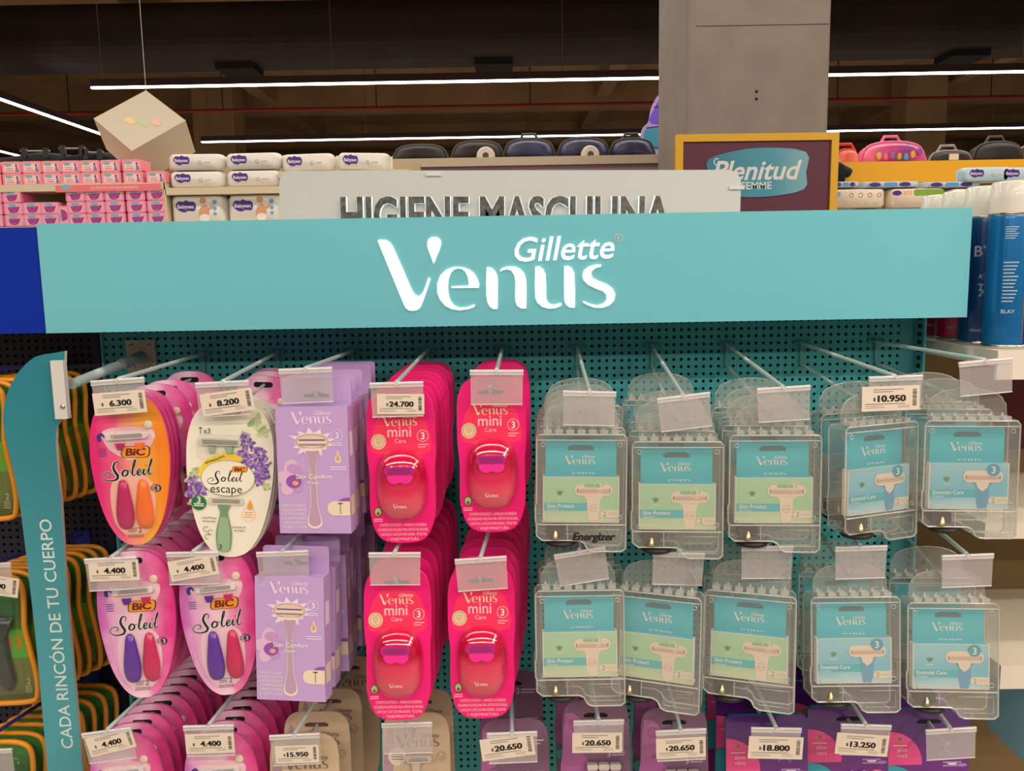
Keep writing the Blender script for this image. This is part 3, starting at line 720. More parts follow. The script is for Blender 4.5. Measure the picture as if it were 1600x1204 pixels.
def make_refill(kind):
    o = thing('razor_refill_pack', None, 'refill pack')
    TL = grad('refill_teal', [(0, (40, 178, 196)), (.5, (60, 196, 210)), (1, (34, 176, 200))], 2, -.08, -.03, .05, 50); WH = P('refill_white', (238, 226, 214), .4)
    mb = MB(-.017); mb.slab(rrect(-.0445, .0445, -.079, -.034, .002, 2), -.017, -.0155, TL)
    mb.d([(-.016, -.0455), (.016, -.0455), (.0165, -.0415), (.011, -.0388), (-.011, -.0388), (-.0165, -.0415)], P('slot_shade', (70, 110, 118), .6), 1)
    mb.venus(-.001, -.0600, .038, WHITE, 2)
    for p in VENUS[2:]: mb.d([(-.001+a*.038, -.0745+c*.013) for a, c in p], WHITE, 2)  # flattened lower copy paints in the wordmark's reflection
    mb.build('header_card', o)
    b0, b1 = -.0475, .0475; mb = MB(-.026)
    if kind == 'green': fm = grad('refill_green', [(0, (206, 218, 180)), (.4, (168, 208, 168)), (1, (176, 214, 178))], 2, -.136, -.077, .1, 30); band = P('band_teal', (78, 184, 196), .4)
    else: fm = grad('refill_sky', [(0, (190, 220, 226)), (.35, (112, 190, 214)), (1, (150, 206, 220))], 2, -.136, -.077, .25, 30); band = P('band_cyan', (60, 180, 196), .4)
    mb.box(b0, b1, -.026, -.0155, -.1355, -.0775, WH)
    mb.add([(b0+.001, -.0262, -.0776), (b1-.001, -.0262, -.0776), (b1-.003, -.0165, -.0768), (b0+.003, -.0165, -.0768)], [(0, 1, 2, 3)], TL)
    mb.rect(b0+.0012, b1-.0012, -.1343, -.0783, fm, 1)
    # the printed cartridge
    SK = P('cartridge_cream', (236, 214, 194), .4); SD = P('cartridge_shade', (206, 178, 160), .4)
    cx = .0155 if kind == 'green' else .0165
    mb.rect(b0+.0012, .010, -.1205, -.1105, band, 2)
    neck = cat(mir([(0, -.098), (.014, -.098), (.0085, -.106), (.0075, -.118), (.0055, -.1335), (0, -.1338)]), 2)
    mb.d([(cx+a, c) for a, c in neck], SK if kind == 'green' else P('neck_blue', (84, 160, 196), .4), 3)
    if kind != 'green': mb.d([(cx+a, c) for a, c in mir([(0, -.098), (.009, -.098), (.006, -.108), (0, -.113)])], SK, 4)
    hd = rrect(cx-.0235, cx+.0235, -.1015, -.0865, .0072, 5); mb.d(hd, SK, 5)
    for k in range(3): mb.rect(cx-.019, cx+.019, -.0935-k*.0022, -.0926-k*.0022, [SD, P('cartridge_line', (150, 110, 104), .4), P('cartridge_rose', (220, 140, 130), .4)][k], 6)
    mb.rect(cx-.0205, cx-.0195, -.0975, -.0925, DGREY, 6); mb.rect(cx+.0195, cx+.0205, -.0975, -.0925, DGREY, 6)
    if kind == 'green':
        mb.d(rrect(cx-.012, cx+.012, -.0905, -.0865, .0018, 2), P('lube_green', (150, 190, 140), .4), 6); mb.text('3', cx+.0085, -.0885, WHITE, cap=.0085, bold=.012, layer=7); mb.ring(cx+.0085, -.0885, .0072, .0005, WHITE, 7)
        mb.ring(cx, -.117, .005, .0006, SD, 5); mb.text('Venus', cx, -.117, SD, w=.009, layer=5)
    else:
        mb.d(ell(cx+.012, -.0855, .0078), P('badge_teal', (48, 158, 184), .4), 7); mb.text('3', cx+.012, -.0855, WHITE, cap=.0085, bold=.02, layer=8)
    pl = rrect(.024, .060, -.1290, -.1195, .0045, 4); mb.d([(min(b1-.0013, x), z) for x, z in pl], P('pill_cream', (232, 216, 196), .4), 4); mb.text('2', .0295, -.1242, P('pill_digit', (130, 116, 100), .4), cap=.006, layer=5)
    for k in range(2): mb.rect(.0335, .0455, -.1235-k*.002, -.1228-k*.002, P('pill_line', (206, 188, 170), .4), 5)
    LG = P('aloe_green', (90, 130, 60), .5)
    for a in (-35, 0, 35): mb.d(rot2(ell(-.0265, -.0975, .0012, .0036, 8), a, -.0265, -.1005), LG, 3)
    mb.rect(-.031, -.022, -.1045, -.1038, WHITE, 3)
    mb.text('Skin Protect' if kind == 'green' else 'Essential Care', -.0425, -.1142, WHITE, cap=.0048, bold=.014, layer=3, align='l', maxw=.034 if kind == 'green' else .037)
    mb.text('Sensitive' if kind == 'green' else 'Original', -.0425, -.1192, WHITE, cap=.0028, layer=3, align='l')
    mb.rect(b0+.005, b0+.022, -.1310, -.1304, WHITE, 2)
    mb.build('carton', o)
    return o
PROTO['refill_green'] = dict(o=make_refill('green')); PROTO['refill_blue'] = dict(o=make_refill('blue'))

def make_cream():
    o = thing('razor_blister_pack', None, 'razor pack')
    e = cat(mir([(0, .018), (.026, .0175), (.040, .010), (.0455, -.006), (.0465, -.04), (.0465, -.12), (.044, -.16), (.034, -.178), (0, -.182)]), 3)
    mb = MB(-.003); BG = P('beige_card', (206, 182, 152), .5); mb.slab(e, -.003, 0, BG, P('beige_edge', (226, 212, 190), .4))
    mb.d([(-.0465, -.07), (-.043, -.02), (-.036, .002), (-.030, -.01), (-.032, -.07)], P('mauve_card', (176, 146, 160), .5), 1)
    mb.d([(-.016, -.003), (.016, -.003), (.017, .0005), (.012, .003), (-.012, .003), (-.017, .0005)], P('slot_brown', (96, 66, 56), .6), 1)
    mb.venus(.002, -.0245, .060, P('taupe_print', (126, 108, 96), .5), 2)
    mb.d(ell(-.026, -.043, .0125), P('seal_white', (230, 220, 206), .5), 2)
    for k in range(3): mb.rect(-.034, -.018, -.040-k*.0035, -.0388-k*.0035, P('taupe_print', (126, 108, 96), .5), 3)
    mb.ring(.034, -.043, .0062, .0006, P('taupe_print', (126, 108, 96), .5), 2); mb.stroke([(.030, -.040), (.034, -.046), (.038, -.040)], .0006, P('taupe_print', (126, 108, 96), .5), 2)
    mb.build('card', o)
    mb = MB(); razor_head(mb, .004, -.043, .034, .010, P('head_ivory', (214, 204, 194), .3), -.012, -.004); mb.slab(cat(mir([(0, -.048), (.006, -.048), (.004, -.07), (.006, -.13), (0, -.14)]), 2), -.010, -.004, P('handle_ivory', (206, 190, 176), .3)); mb.build('razor', o)
    mb = MB(); mb.dome(rrect(-.022, .028, -.150, -.034, .012, 4), -.0032, .012, CLEARP, 3, flat=.85); mb.build('blister', o)
    return o
PROTO['cream'] = dict(o=make_cream())

def make_lilac():
    o = thing('razor_blister_pack', None, 'razor pack')
    e = cat(mir([(0, .020), (.026, .0195), (.040, .013), (.0455, .0), (.047, -.03), (.048, -.12), (.046, -.165), (.036, -.18), (0, -.182)]), 3)
    mb = MB(-.003); mb.slab(e, -.003, 0, P('plum_grey_card', (128, 92, 122), .4, coat=.3), P('plum_edge', (170, 140, 165), .3))
    PKM = P('orchid_print', (182, 110, 166), .4)
    mb.d([(-.0465, -.055), (-.0445, -.02), (-.042, .004), (-.032, .004), (-.022, -.004), (-.014, -.02), (-.016, -.036), (-.028, -.046)], PKM, 1)
    mb.ring(-.030, -.014, .0075, .0012, P('plum_ring', (150, 84, 140), .4), 2); mb.ring(-.030, -.014, .0042, .0009, P('plum_ring', (150, 84, 140), .4), 2)
    mb.d(cat([(-.047, -.055), (-.03, -.050), (-.016, -.058), (-.008, -.075), (-.012, -.10), (-.047, -.10)], 3), P('orchid_deep', (172, 96, 156), .4), 1)
    mb.d([(-.016, -.003), (.016, -.003), (.017, .0005), (.012, .003), (-.012, .003), (-.017, .0005)], DARKIN, 1)
    mb.text('3', .010, -.012, P('pale_lilac', (214, 190, 210), .4), cap=.009, bold=.015, layer=2)
    for k in range(2): mb.rect(.015, .040-k*.005, -.0105-k*.0045, -.0085-k*.0045, P('pale_lilac', (214, 190, 210), .4), 2)
    mb.text('3', .018, -.056, P('pale_lilac', (214, 190, 210), .4), cap=.007, bold=.015, layer=2)
    for k in range(2): mb.rect(.022, .040, -.0545-k*.0035, -.053-k*.0035, P('pale_lilac', (214, 190, 210), .4), 2)
    mb.d(ell(-.024, -.118, .024, .012), P('teal_blot', (72, 176, 180), .4), 3)
    mb.build('card', o)
    for k in range(3):
        mb = MB(); x = -.006+k*.016; mb.slab(cat(mir([(0, -.072), (.0065, -.072), (.005, -.085), (.004, -.11), (.006, -.15), (0, -.16)]), 2), -.010, -.0035, P('handle_mauve', (196, 150, 186), .25, coat=.4)); 
        mb.slab([(x2, z2) for x2, z2 in rrect(-.0075, .0075, -.074, -.066, .002, 2)], -.013, -.006, P('head_ivory', (214, 204, 194), .3)); mb.v = [(a+x, y, z) for a, y, z in mb.v]; mb.build('razor', o)
    mb = MB(); mb.dome(rrect(-.018, .038, -.165, -.062, .012, 4), -.0032, .014, CLEARP, 3, flat=.85); mb.build('blister', o)
    return o
PROTO['lilac'] = dict(o=make_lilac())

def make_purple():
    o = thing('razor_pouch', None, 'razor pack')
    w = .0565
    e = [(-w, -.185), (w, -.185), (w, .012), (w-.006, .018), (-w+.006, .018), (-w, .012)]
    mb = MB(-.006); mb.slab(e, -.006, 0, grad('pouch_purple', [(0, (150, 40, 130)), (.4, (104, 30, 126)), (1, (72, 28, 110))], 2, -.12, .02, .4, 24, .25, .6), P('pouch_teal', (30, 110, 120), .4))
    q = ell(-w, -.046, .046, .040, 24, 0, 90)+[(-w, -.006)]
    mb.d([(-w+.0004, -.062)]+[(min(x+.0004, w), z) for x, z in ell(-w, -.058, .047, .044, 14, -5, 90)], P('pouch_pink', (232, 84, 146), .35), 1)
    mb.ring(-.040, -.026, .0045, .0006, P('aloe_ring', (190, 150, 90), .4), 2)
    for a in (-30, 0, 30): mb.d(rot2(ell(-.040, -.0245, .0009, .003, 7), a, -.040, -.027), P('aloe_green', (90, 130, 60), .5), 3)
    mb.rect(-.050, -.030, -.0345, -.0335, WHITE, 2)
    mb.text('aloe', -.037, -.040, P('pouch_pale', (240, 170, 196), .4), cap=.006, bold=.01, layer=2); mb.text('vera', -.037, -.048, P('pouch_pale', (240, 170, 196), .4), cap=.006, bold=.01, layer=2)
    mb.d([(-w+.0004, -.11)]+ell(-w+.0004, -.088, .038, .026, 14, -20, 90), P('pouch_teal_print', (60, 160, 180), .35), 2)
    mb.d([(-.016, -.003), (.016, -.003), (.017, .0005), (.012, .003), (-.012, .003), (-.017, .0005)], DARKIN, 1)
    mb.text('3', .006, -.010, P('pouch_lilac', (170, 130, 190), .4), cap=.007, bold=.01, layer=2)
    for k in range(2): mb.rect(.020, .046, -.060-k*.005, -.0575-k*.005, P('pouch_lilac', (170, 130, 190), .4), 2)
    mb.ring(.024, -.052, .011, .003, P('pouch_blue_curl', (70, 130, 200), .4), 2, a0=20, a1=150)
    rnd = random.Random(2)
    for k in range(10): mb.d(ell(rnd.uniform(-.01, .05), rnd.uniform(-.12, -.06), .007, .0025, 10), [P('pouch_lilac', (170, 130, 190), .4), WHITE, P('pouch_pink', (232, 84, 146), .35)][k % 3], 1)
    mb.build('pouch', o)
    for k in range(3):
        mb = MB(); x = .0+k*.017; mb.pillow(rot2(rrect(x-.009, x+.009, -.084, -.076, .0035, 3), 25, x, -.08), -.0075, .006, .002, P('head_pearl', (216, 200, 214), .25), 3, flat=.5); mb.build('razor_head', o)
    return o
PROTO['purple'] = dict(o=make_purple())

def make_flex():
    o = thing('framed_razor_pack', None, 'razor pack')
    hw = .056
    e = cat(mir([(0, .016), (.030, .015), (.046, .006), (.0495, -.016), (.047, -.045), (.046, -.065), (.050, -.095), (.0555, -.135), (.054, -.165), (.044, -.176), (0, -.178)]), 3)
    OR = P('orange_frame', (226, 146, 30), .35, coat=.3)
    mb = MB(); mb.tube([(x, -.006, z) for x, z in e], .0042, OR, 6, True); mb.build('frame', o)
    mb = MB(-.006); ins = scale2(e, .95, 0, -.08)
    mb.slab(ins, -.006, -.004, grad('card_olive', [(0, (70, 84, 40)), (.3, (110, 120, 60)), (.45, (90, 150, 50)), (.75, (30, 90, 40)), (1, (60, 130, 60))], 2, -.18, .01, .15, 40, .4, .3))
    mb.text('3', .034, -.085, P('flex_orange', (236, 110, 30), .4), cap=.016, bold=.02, layer=3)
    mb.d([(-.047, -.066), (.044, -.066), (.047, -.108), (-.047, -.108)], P('flex_lime', (96, 170, 60), .4), 1)
    mb.text('3', .020, -.085, P('flex_orange', (236, 110, 30), .4), cap=.016, bold=.02, layer=3)
    mb.text('2', .043, -.145, P('flex_pale', (190, 196, 160), .4), cap=.009, layer=2)
    for k in range(4): mb.rect(.037, .047, -.153-k*.003, -.152-k*.003, P('flex_pale', (190, 196, 160), .4), 2)
    mb.build('card', o)
    for x in (-.018, .014):
        mb = MB(); mb.pillow(cat(mir([(0, -.045), (.016, -.046), (.017, -.056), (.008, -.062), (.009, -.11), (.012, -.145), (0, -.160)]), 2), -.008, .010, .001, P('razor_dark', (52, 62, 60), .25, coat=.5), 4, flat=.3); mb.v = [(a+x, y, z) for a, y, z in mb.v]; mb.build('razor', o)
    mb = MB(); mb.dome(scale2(e, .86, 0, -.085), -.0062, .016, CLEARP, 3, flat=.85); mb.build('blister', o)
    return o
PROTO['flex'] = dict(o=make_flex())

# ------------------------------------------------------------------ hooks, packs, price holders, price cards
ROD = P('hook_pale', (196, 214, 208), .3, .0, coat=.4); RODD = P('hook_plate', (98, 150, 150), .4)
o = thing('price_holder', None, 'price holder')
FLAP = clear('holder_film', (.93, .91, .92), .27, (.76, .71, .71), .04, .35, .25); CLIP = clear('holder_clip', (.93, .92, .92), .62, (.90, .86, .86), .12, .5, .2)
b = MB(); b.slab([(-.0325, -.0055), (.0325, -.0055), (.0318, -.0425), (-.0318, -.0425)], -.0016, -.0006, FLAP); fl_ = b.build('flap', o)
b = MB(); b.tube([(-.033, -.001, -.0012), (.033, -.001, -.0012)], .0021, CLIP, 8); b.box(-.033, .033, -.0026, -.0004, -.0060, -.0030, CLIP)
b.build('clip', o)
b = MB(); b.tube([(-.0318, -.0013, -.0425), (.0318, -.0013, -.0425)], .0008, CLIP, 6); b.build('bottom_bar', fl_)
b = MB(); b.tube([(0, -.004, -.001), (0, .004, -.001)], .0028, CLIP, 8); b.build('hinge_knob', o)
PROTO['holder'] = dict(o=o)
PAPERC = P('card_paper', (226, 212, 194), .6)
def price_card(txt, p, ry, label, k=1.0, wide=True, Y=-.3036):
    mb = MB(-.0004); w, h = .0325*k, .0140*k
    mb.slab([(-w, -h), (w, -h), (w, h), (-w, h)], -.0004, 0, PAPERC)
    sm = len(txt) > 5
    mb.text('$', -.0215*k if not sm else -.0185*k, -.0005, BLACK, cap=.0036*k, bold=.02, layer=1, fat=.02)
    mb.text(txt, .001*k, 0, BLACK, cap=.0070*k, bold=.024, xs=1.22, layer=1, fat=.032)
    for q in range(2): mb.rect(-.020*k, (.014-q*.012)*k, (.0098-q*.0026)*k, (.0108-q*.0026)*k, P('card_small_print', (150, 140, 130), .6), 1)
    mb.rect(-.029*k, .016*k, -.0064*k, -.0058*k, DGREY, 1)
    for q in range(2): mb.rect(-.029*k, (-.008+q*.002)*k, (-.0086-q*.0019)*k, (-.0081-q*.0019)*k, P('card_small_print', (150, 140, 130), .6), 1); mb.rect(.008*k, (.021)*k, (-.0086-q*.0019)*k, (-.0081-q*.0019)*k, P('card_small_print', (150, 140, 130), .6), 1)
    rnd = random.Random(len(txt)+int(abs(p.x)*1000)); z = -.009*k
    while z < .010*k:
        t = rnd.choice((.0003, .0006, .0009)); mb.rect(.0245*k, .0290*k, z, z+t*k, BLACK, 1); z += (t+rnd.choice((.0004, .0007)))*k
    o = mb.build('price_card'); o.location = (p.x, Y, p.z); o.rotation_euler = (0, R_(ry), 0)
    return tag(o, label, 'price card', 'paper price cards')

DESC = dict(bic_orange='orange-and-pink two-razor pack', bic_pink='magenta two-razor pack', escape='cream lavender-print razor pack', box='lilac razor carton',
            mini='hot pink mini razor pack', case='clear security case', case_energizer='clear security case with black lettering', cream='beige razor pack',
            lilac='plum-grey razor pack', purple='purple razor pouch with pink corner')
GRP = dict(bic_orange='two-razor blister packs', bic_pink='two-razor blister packs', escape='lavender razor packs', box='lilac razor cartons', mini='hot pink mini razor packs',
           case='clear security cases', case_energizer='clear security cases', cream='beige razor packs', lilac='plum-grey razor packs', purple='purple razor pouches')
HH = dict(bic_orange=.180, bic_pink=.180, escape=.188, box=.172, mini=.179, case=.172, case_energizer=.172)
ROWN = ('top', 'middle', 'bottom')
PEGZ = (1.437, 1.221, .985)
def ys(n, a=-.280, c=-.03): return [a+(c-a)*k/(n-1) for k in range(n)] if n > 1 else [a]
B, E_, X_, M_, K_, G_, U_ = 'bic_pink', 'escape', 'box', 'mini', 'case', 'refill_green', 'refill_blue'
# row, hook, holder top centre (pixel), holder tilt, front pack bottom (pixel or None), packs [(kind, y)], front turn (roll, yaw), card (text, centre pixel, roll, size), refill kind
LEAN = {'mini': (4, 8), 'box': (2, 5), 'escape': (2, 4), 'bic_pink': (2, 5), 'bic_orange': (2, 5), 'case': (2, 6), 'case_energizer': (2, 6)}
HOOKS = [
 (0, 0, (185, 590), 3.3, (210, 851), [('bic_orange', -.280)]+[(B, y) for y in (-.268, -.256, -.236, -.190, -.150, -.06)], (-1, 0), ('6.300', (187, 629), -3.5, 1), None),
 (0, 1, (348, 594), 2.0, (371, 870), [(E_, y) for y in (-.280, -.268, -.256, -.244)]+[(B, y) for y in (-.10, -.06, -.03)], (3, 0), ('8.200', (355, 628), -7, 1), None),
 (0, 2, (478, 573), 1.3, (496, 834), [(X_, y) for y in (-.280, -.250, -.222, -.19, -.10, -.065)], (0, -4), None, None),
 (0, 3, (620, 595), .7, (631, 848), [(M_, y) for y in ys(8)], (0, 0), ('24.700', (626, 631), 1, .9), None),
 (0, 4, (776, 576), -1.0, (771, 831), [(M_, y) for y in (-.280, -.264, -.10, -.065, -.03)], (0, 0), None, None),
 (0, 5, (921, 609), -2.1, (912, 863), [('case_energizer', -.280)]+[(K_, y) for y in (-.246, -.212, -.178, -.144)], (1, -1), None, G_),
 (0, 6, (1067, 615), 6.0, (1062, 874), [(K_, y) for y in (-.280, -.238, -.196, -.10)], (0, -5), None, G_),
 (0, 7, (1223, 602), 2.7, (1212, 864), [(K_, y) for y in (-.280, -.240, -.200, -.15)], (0, -4), None, G_),
 (0, 8, (1398, 585), 1.3, (1362, 848), [(K_, y) for y in (-.280, -.215)], (0, 19), ('10.950', (1392, 622), -1, 1.1), U_),
 (0, 9, (1538, 560), 4.5, (1517, 842), [(K_, y) for y in (-.280, -.215, -.17)], (0, -6), None, U_),
 (1, 0, (174, 868), 2.0, (214, 1090), [(B, y) for y in (-.280, -.266, -.252, -.22, -.19, -.16, -.13, -.10, -.07, -.04)], (-3, 0), ('4.400', (178, 891), -1, .98), None),
 (1, 1, (302, 859), 0, (341, 1086), [(B, y) for y in (-.280, -.262, -.23, -.20, -.17, -.14, -.11, -.08, -.05)], (-4, 0), ('4.400', (302, 887), -9, .95), None),
 (1, 2, (442, 858), 1.4, (461, 1097), [(X_, y) for y in (-.280, -.240, -.20, -.165, -.12, -.06)], (0, -7), None, None),
 (1, 3, (617, 860), -.7, (624, 1125), [(M_, y) for y in ys(9)], (0, 0), None, None),
 (1, 4, (751, 868), 3.0, (755, 1122), [(M_, y) for y in ys(10)], (0, 0), None, None),
 (1, 5, (905, 857), 8.6, (908, 1107), [(K_, y) for y in (-.280, -.20)], (0, 0), None, G_),
 (1, 6, (1060, 860), -2.5, (1042, 1113), [(K_, y) for y in (-.280,)], (0, -19), None, G_),
 (1, 7, (1198, 850), -.7, (1186, 1112), [(K_, y) for y in (-.280, -.225)], (0, -17), None, G_),
 (1, 8, (1344, 850), .7, (1338, 1117), [(K_, y) for y in (-.280, -.21)], (0, -1), None, U_),
 (1, 9, (1510, 863), 1.3, (1492, 1126), [(K_, y) for y in (-.280, -.215)], (0, -4), None, U_),
 (2, 0, (168, 1137), 7.0, None, [(B, y) for y in ys(10, -.272, -.06)], (-5, 0), ('4.400', (173, 1160), -13, .96), None),
 (2, 1, (327, 1129), .7, None, [(B, y) for y in ys(9, -.280, -.07)], (-3, 0), ('4.400', (328, 1161), -1, .98), None),
 (2, 2, (461, 1143), 2.0, None, [('cream', y) for y in (-.275, -.225, -.17, -.08)], (0, 0), ('15.950', (464, 1178), -1, .88), None),
 (2, 3, (636, 1125), .7, None, [('cream', y) for y in (-.250, -.19)], (0, 0), None, None),
 (2, 4, (800, 1140), 1.4, None, [('lilac', y) for y in (-.250, -.13)], (0, 0), ('20.650', (793, 1167), -7, 1.08), None),
 (2, 5, (935, 1121), .7, None, [('lilac', y) for y in (-.230, -.13)], (0, 0), ('20.650', (933, 1160), .5, 1), None),
 (2, 6, (1063, 1136), 2.0, None, [('lilac', y) for y in (-.230, -.15)], (0, 0), ('20.650', (1064, 1168), -2, 1), None),
 (2, 7, (1212, 1133), -2.0, None, [('purple', y) for y in (-.245, -.195, -.13)], (0, 0), ('18.800', (1212, 1168), 2.5, 1.1), None),
 (2, 8, (1352, 1128), -2.8, None, [('purple', y) for y in (-.230, -.17, -.12)], (0, 0), ('13.250', (1347, 1163), 5, 1.06), None),
 (2, 9, (1484, 1134), 2.7, None, [('purple', y) for y in (-.230, -.16)], (0, 0), None, None),
]
rnd = random.Random(11)
for r, i, hp, tilt, fb, packs, (roll, yaw), card, refill in HOOKS:
    where = f'{ORD[i]} {ROWN[r]}-row hook'
    xb = -.4905+10*HP*i; zb = PEGZ[r]
    e = W(hp[0], hp[1]+2, -.30); e = Vector((e.x, -.30, e.z))
    if fb:
        k0 = packs[0][0]; H = HH[k0]; ln = R_(LEAN[k0][r]); th = .026 if k0 == 'box' else .03 if 'case' in k0 else .004
        q = W(fb[0], fb[1], -.280-th-H*math.sin(ln))
        le = Vector((q.x, -.280, q.z+H*math.cos(ln)))
    else: le = Vector((e.x+.004, -.280, e.z-.034))
    hook = thing('display_hook', f'pale wire double hook, {ORD[i]} from the left in the {ROWN[r]} row', 'hook', (xb, 0, zb), group='pale wire display hooks')
    o3 = Vector((xb, 0, zb))
    mb = MB(); mb.box(-.0125, .0125, -.004, -.0005, -.0015, .0015, RODD); mb.box(-.0022, .0022, -.005, -.0005, -.036, .0, RODD)
    for sx in (-.0119, 0, .0119): mb.box(sx-.0012, sx+.0012, -.004, .006, -.001, .004, RODD)
    mb.build('wall_plate', hook)
    mb = MB(); mb.tube([Vector((0, -.003, 0)), (e-o3)*.12+Vector((0, 0, -.001)), e-o3], .0029, ROD, 8); mb.build('upper_rod', hook)
    ls = Vector((xb, -.004, zb-.034)); mb = MB(); mb.tube([ls-o3, (le-o3)+(le-ls).normalized()*.006, le-o3+(le-ls).normalized()*.012+Vector((0, 0, .008))], .0024, ROD, 8); mb.build('lower_rod', hook)
    put('holder', (e.x, -.3015, e.z), (0, R_(-tilt), 0), ('empty ' if not card else '')+f'clear price holder on the {where}'+('' if not card else f', behind the {card[0]} card'), 'clear price holders')
    if card:
        c = W(card[1][0], card[1][1], -.304)
        price_card(card[0], c, card[2], f'paper price card reading {card[0]} on the {where}', card[3])
    n = len(packs)
    for k, (kind, y) in enumerate(packs):
        t = (y-ls.y)/(le.y-ls.y); p = ls.lerp(le, t)
        j = 0 if k == 0 else 1
        ry, rz = roll*(.6 if j else 1)+j*rnd.uniform(-1.5, 1.5), yaw*(.6 if j else 1)+j*rnd.uniform(-2, 2)
        pos = (p.x+j*rnd.uniform(-.0015, .0015), y, p.z)
        rot = (-R_(LEAN.get(kind, (0, 0, 0))[r] if r < 2 else 4), R_(ry), R_(rz))
        pl = 'at the front of the' if k == 0 else f'{ORD[k]} from the front on the'
        put(kind, pos, rot, f'{DESC[kind]} {pl} {where}' if k == 0 else f'{DESC[kind]}, {pl} {where}', GRP[kind])
        if refill:
            put(refill, pos, rot, f'{"green" if refill == G_ else "sky blue"} refill pack in the {"front" if k == 0 else ORD[k]} case on the {where}', 'razor refill packs in the cases')

# orange-rimmed packs on the navy stand
for s_, (n, fr, bk) in enumerate(((8, ((38, 812), -.165), (158, 772)), (9, ((66, 1098), -.165), (192, 1032)), (8, ((80, 1345), -.165), (205, 1240)))):
    a = W(fr[0][0], fr[0][1], fr[1]); c = W(bk[0], bk[1], -.02)
    A = Vector((a.x-.058, fr[1], a.z+.182)); Cc = Vector((c.x-.058, -.02, c.z+.182))
    hook = thing('display_hook', f'dark blue wire hook carrying the {ROWN[s_]} stack of orange-rimmed packs', 'hook', (Cc.x, 0, Cc.z), group='dark blue display hooks')
    BR = P('hook_blue', (44, 52, 130), .35); o3 = Vector((Cc.x, 0, Cc.z))
    d = (A-Cc).normalized()
    mb = MB(); mb.tube([Vector((0, -.001, 0)), A+d*.025-o3], .0028, BR, 8); mb.build('rod', hook)
    mb = MB(); mb.tube([Vector((0, -.001, .03)), A+d*.03-o3+Vector((0, 0, .03))], .0028, BR, 8); mb.build('upper_rod', hook)
    mb = MB(); mb.box(-.012, .012, -.004, -.0005, -.004, .034, BR); mb.build('wall_plate', hook)
    for k in range(n):
        p = A.lerp(Cc, k/(n-1))
        put('flex', p, (0, R_(rnd.uniform(-1, 1)), 0), (f'orange-rimmed razor pack at the front of the {ROWN[s_]} stack' if k == 0 else f'orange-rimmed razor pack, {ORD[k]} from the front of the {ROWN[s_]} stack'), 'orange-rimmed razor packs')
for (px_, py_), lab in (((-19, 880), 'middle'), ((-16, 1170), 'bottom')):
    q = W(px_, py_, -.203); put('holder', (q.x, -.203, q.z), (0, R_(-2), 0), f'clear price holder at the left edge before the {lab} orange-rimmed stack', 'clear price holders')
q = W(-8, 914, -.207); price_card('7.900', q, 10, 'white price card cut by the left edge beside the blade sign', 1, Y=-.2062)

# ------------------------------------------------------------------ lit aisle sign behind the header
q0 = W(437, 300, .45); q1 = W(1158, 300, .45); zt = W(797, 266, .45).z
hw = (q1.x-q0.x)/2; cx = (q0.x+q1.x)/2
sg = thing('aisle_sign', 'white rounded lightbox sign with dark lettering behind the teal header', 'sign', (cx, .45, zt), (0, R_(.85), 0))
WHB = P('lightbox_white', (222, 218, 214), .4)
b = MB(); b.slab(rrect(-hw, hw, -.165, 0, .028, 6), 0, .035, WHB); b.build('board', sg)
m = MPP(.45)
def SP(x, y): return ((x-797)*m, (266-y)*m)
b = MB(-.004); tx = SP(790, 333)
hb, hf = P('letter_halo', (226, 246, 250), .5, emit=.62), speck('letter_bronze', (80, 74, 70), (122, 114, 106), 90, .5)
v, f, a_, c_ = text_geo('HIGIENE MASCULINA', .02)
k = 53*m/.69; xs = 503*m/((c_-a_)*k)
for bold, sh_, mm, yy in ((.024, .03, hb, -.001), (.022, .012, hf, -.008)):
    v, f, a_, c_ = text_geo('HIGIENE MASCULINA', bold)
    for j, df in enumerate((-sh_, 0, sh_)): b.add([(tx[0]+(x+df-(a_+c_)/2)*k*xs, yy-j*2e-5, tx[1]+(y-.345)*k) for x, y in v], f, mm)
b.build('lettering', sg, label='dark bronze lettering with a pale lit halo')
for (x, y) in ((680, 272), (1143, 293)):
    b = MB(); p = SP(x, y); b.box(p[0]-.016, p[0]+.016, -.004, 0, p[1]-.003, p[1]+.003, WHITE); b.build('sticker', sg)
b = MB(); b.box(-hw*.9, hw*.9, .005, .03, -.27, -.165, WHB); b.build('foot', sg)
b = MB(); b.box(-.64, .64, .03, .62, 1.50, 1.52, TEALD); b.box(-.64, .64, .60, .62, 0, 1.5, TEALD); b.build('top_deck', st)

# ------------------------------------------------------------------ framed maroon sign
Yp = 1.1; mp = MPP(Yp); c0 = W(1181.5, 269, Yp)
ps = thing('framed_sign', 'maroon sign with a yellow frame and a blue badge before the grey column', 'sign', (c0.x, Yp, c0.z), (0, R_(.2), 0))
hw, hh = 123.5*mp, 75*mp; fw = 11*mp
zt = hh-18*mp
def QP(x, y): return ((x-1181.5)*mp, (269-y)*mp)
b = MB(); b.box(-hw, hw, 0, .018, -.30, 57*mp, P('maroon_board', (98, 40, 62), .5)); b.build('board', ps)
b = MB(); YF = P('yellow_frame', (236, 178, 32), .45)
b.box(-hw, hw, -.008, .02, 57*mp-fw, 57*mp, YF); b.box(-hw, -hw+fw, -.008, .02, -.30, 57*mp-fw, YF); b.box(hw-fw, hw, -.008, .02, -.30, 57*mp-fw, YF); b.box(-hw+fw, hw-fw, -.008, .02, -.30, -.30+fw, YF); b.build('frame', ps)
b = MB(-.001); out = cat([QP(1108, 249), QP(1150, 237), QP(1195, 233), QP(1256, 240), QP(1257, 270), QP(1254, 296), QP(1195, 306), QP(1140, 304), QP(1113, 296), QP(1108, 272)], 3)
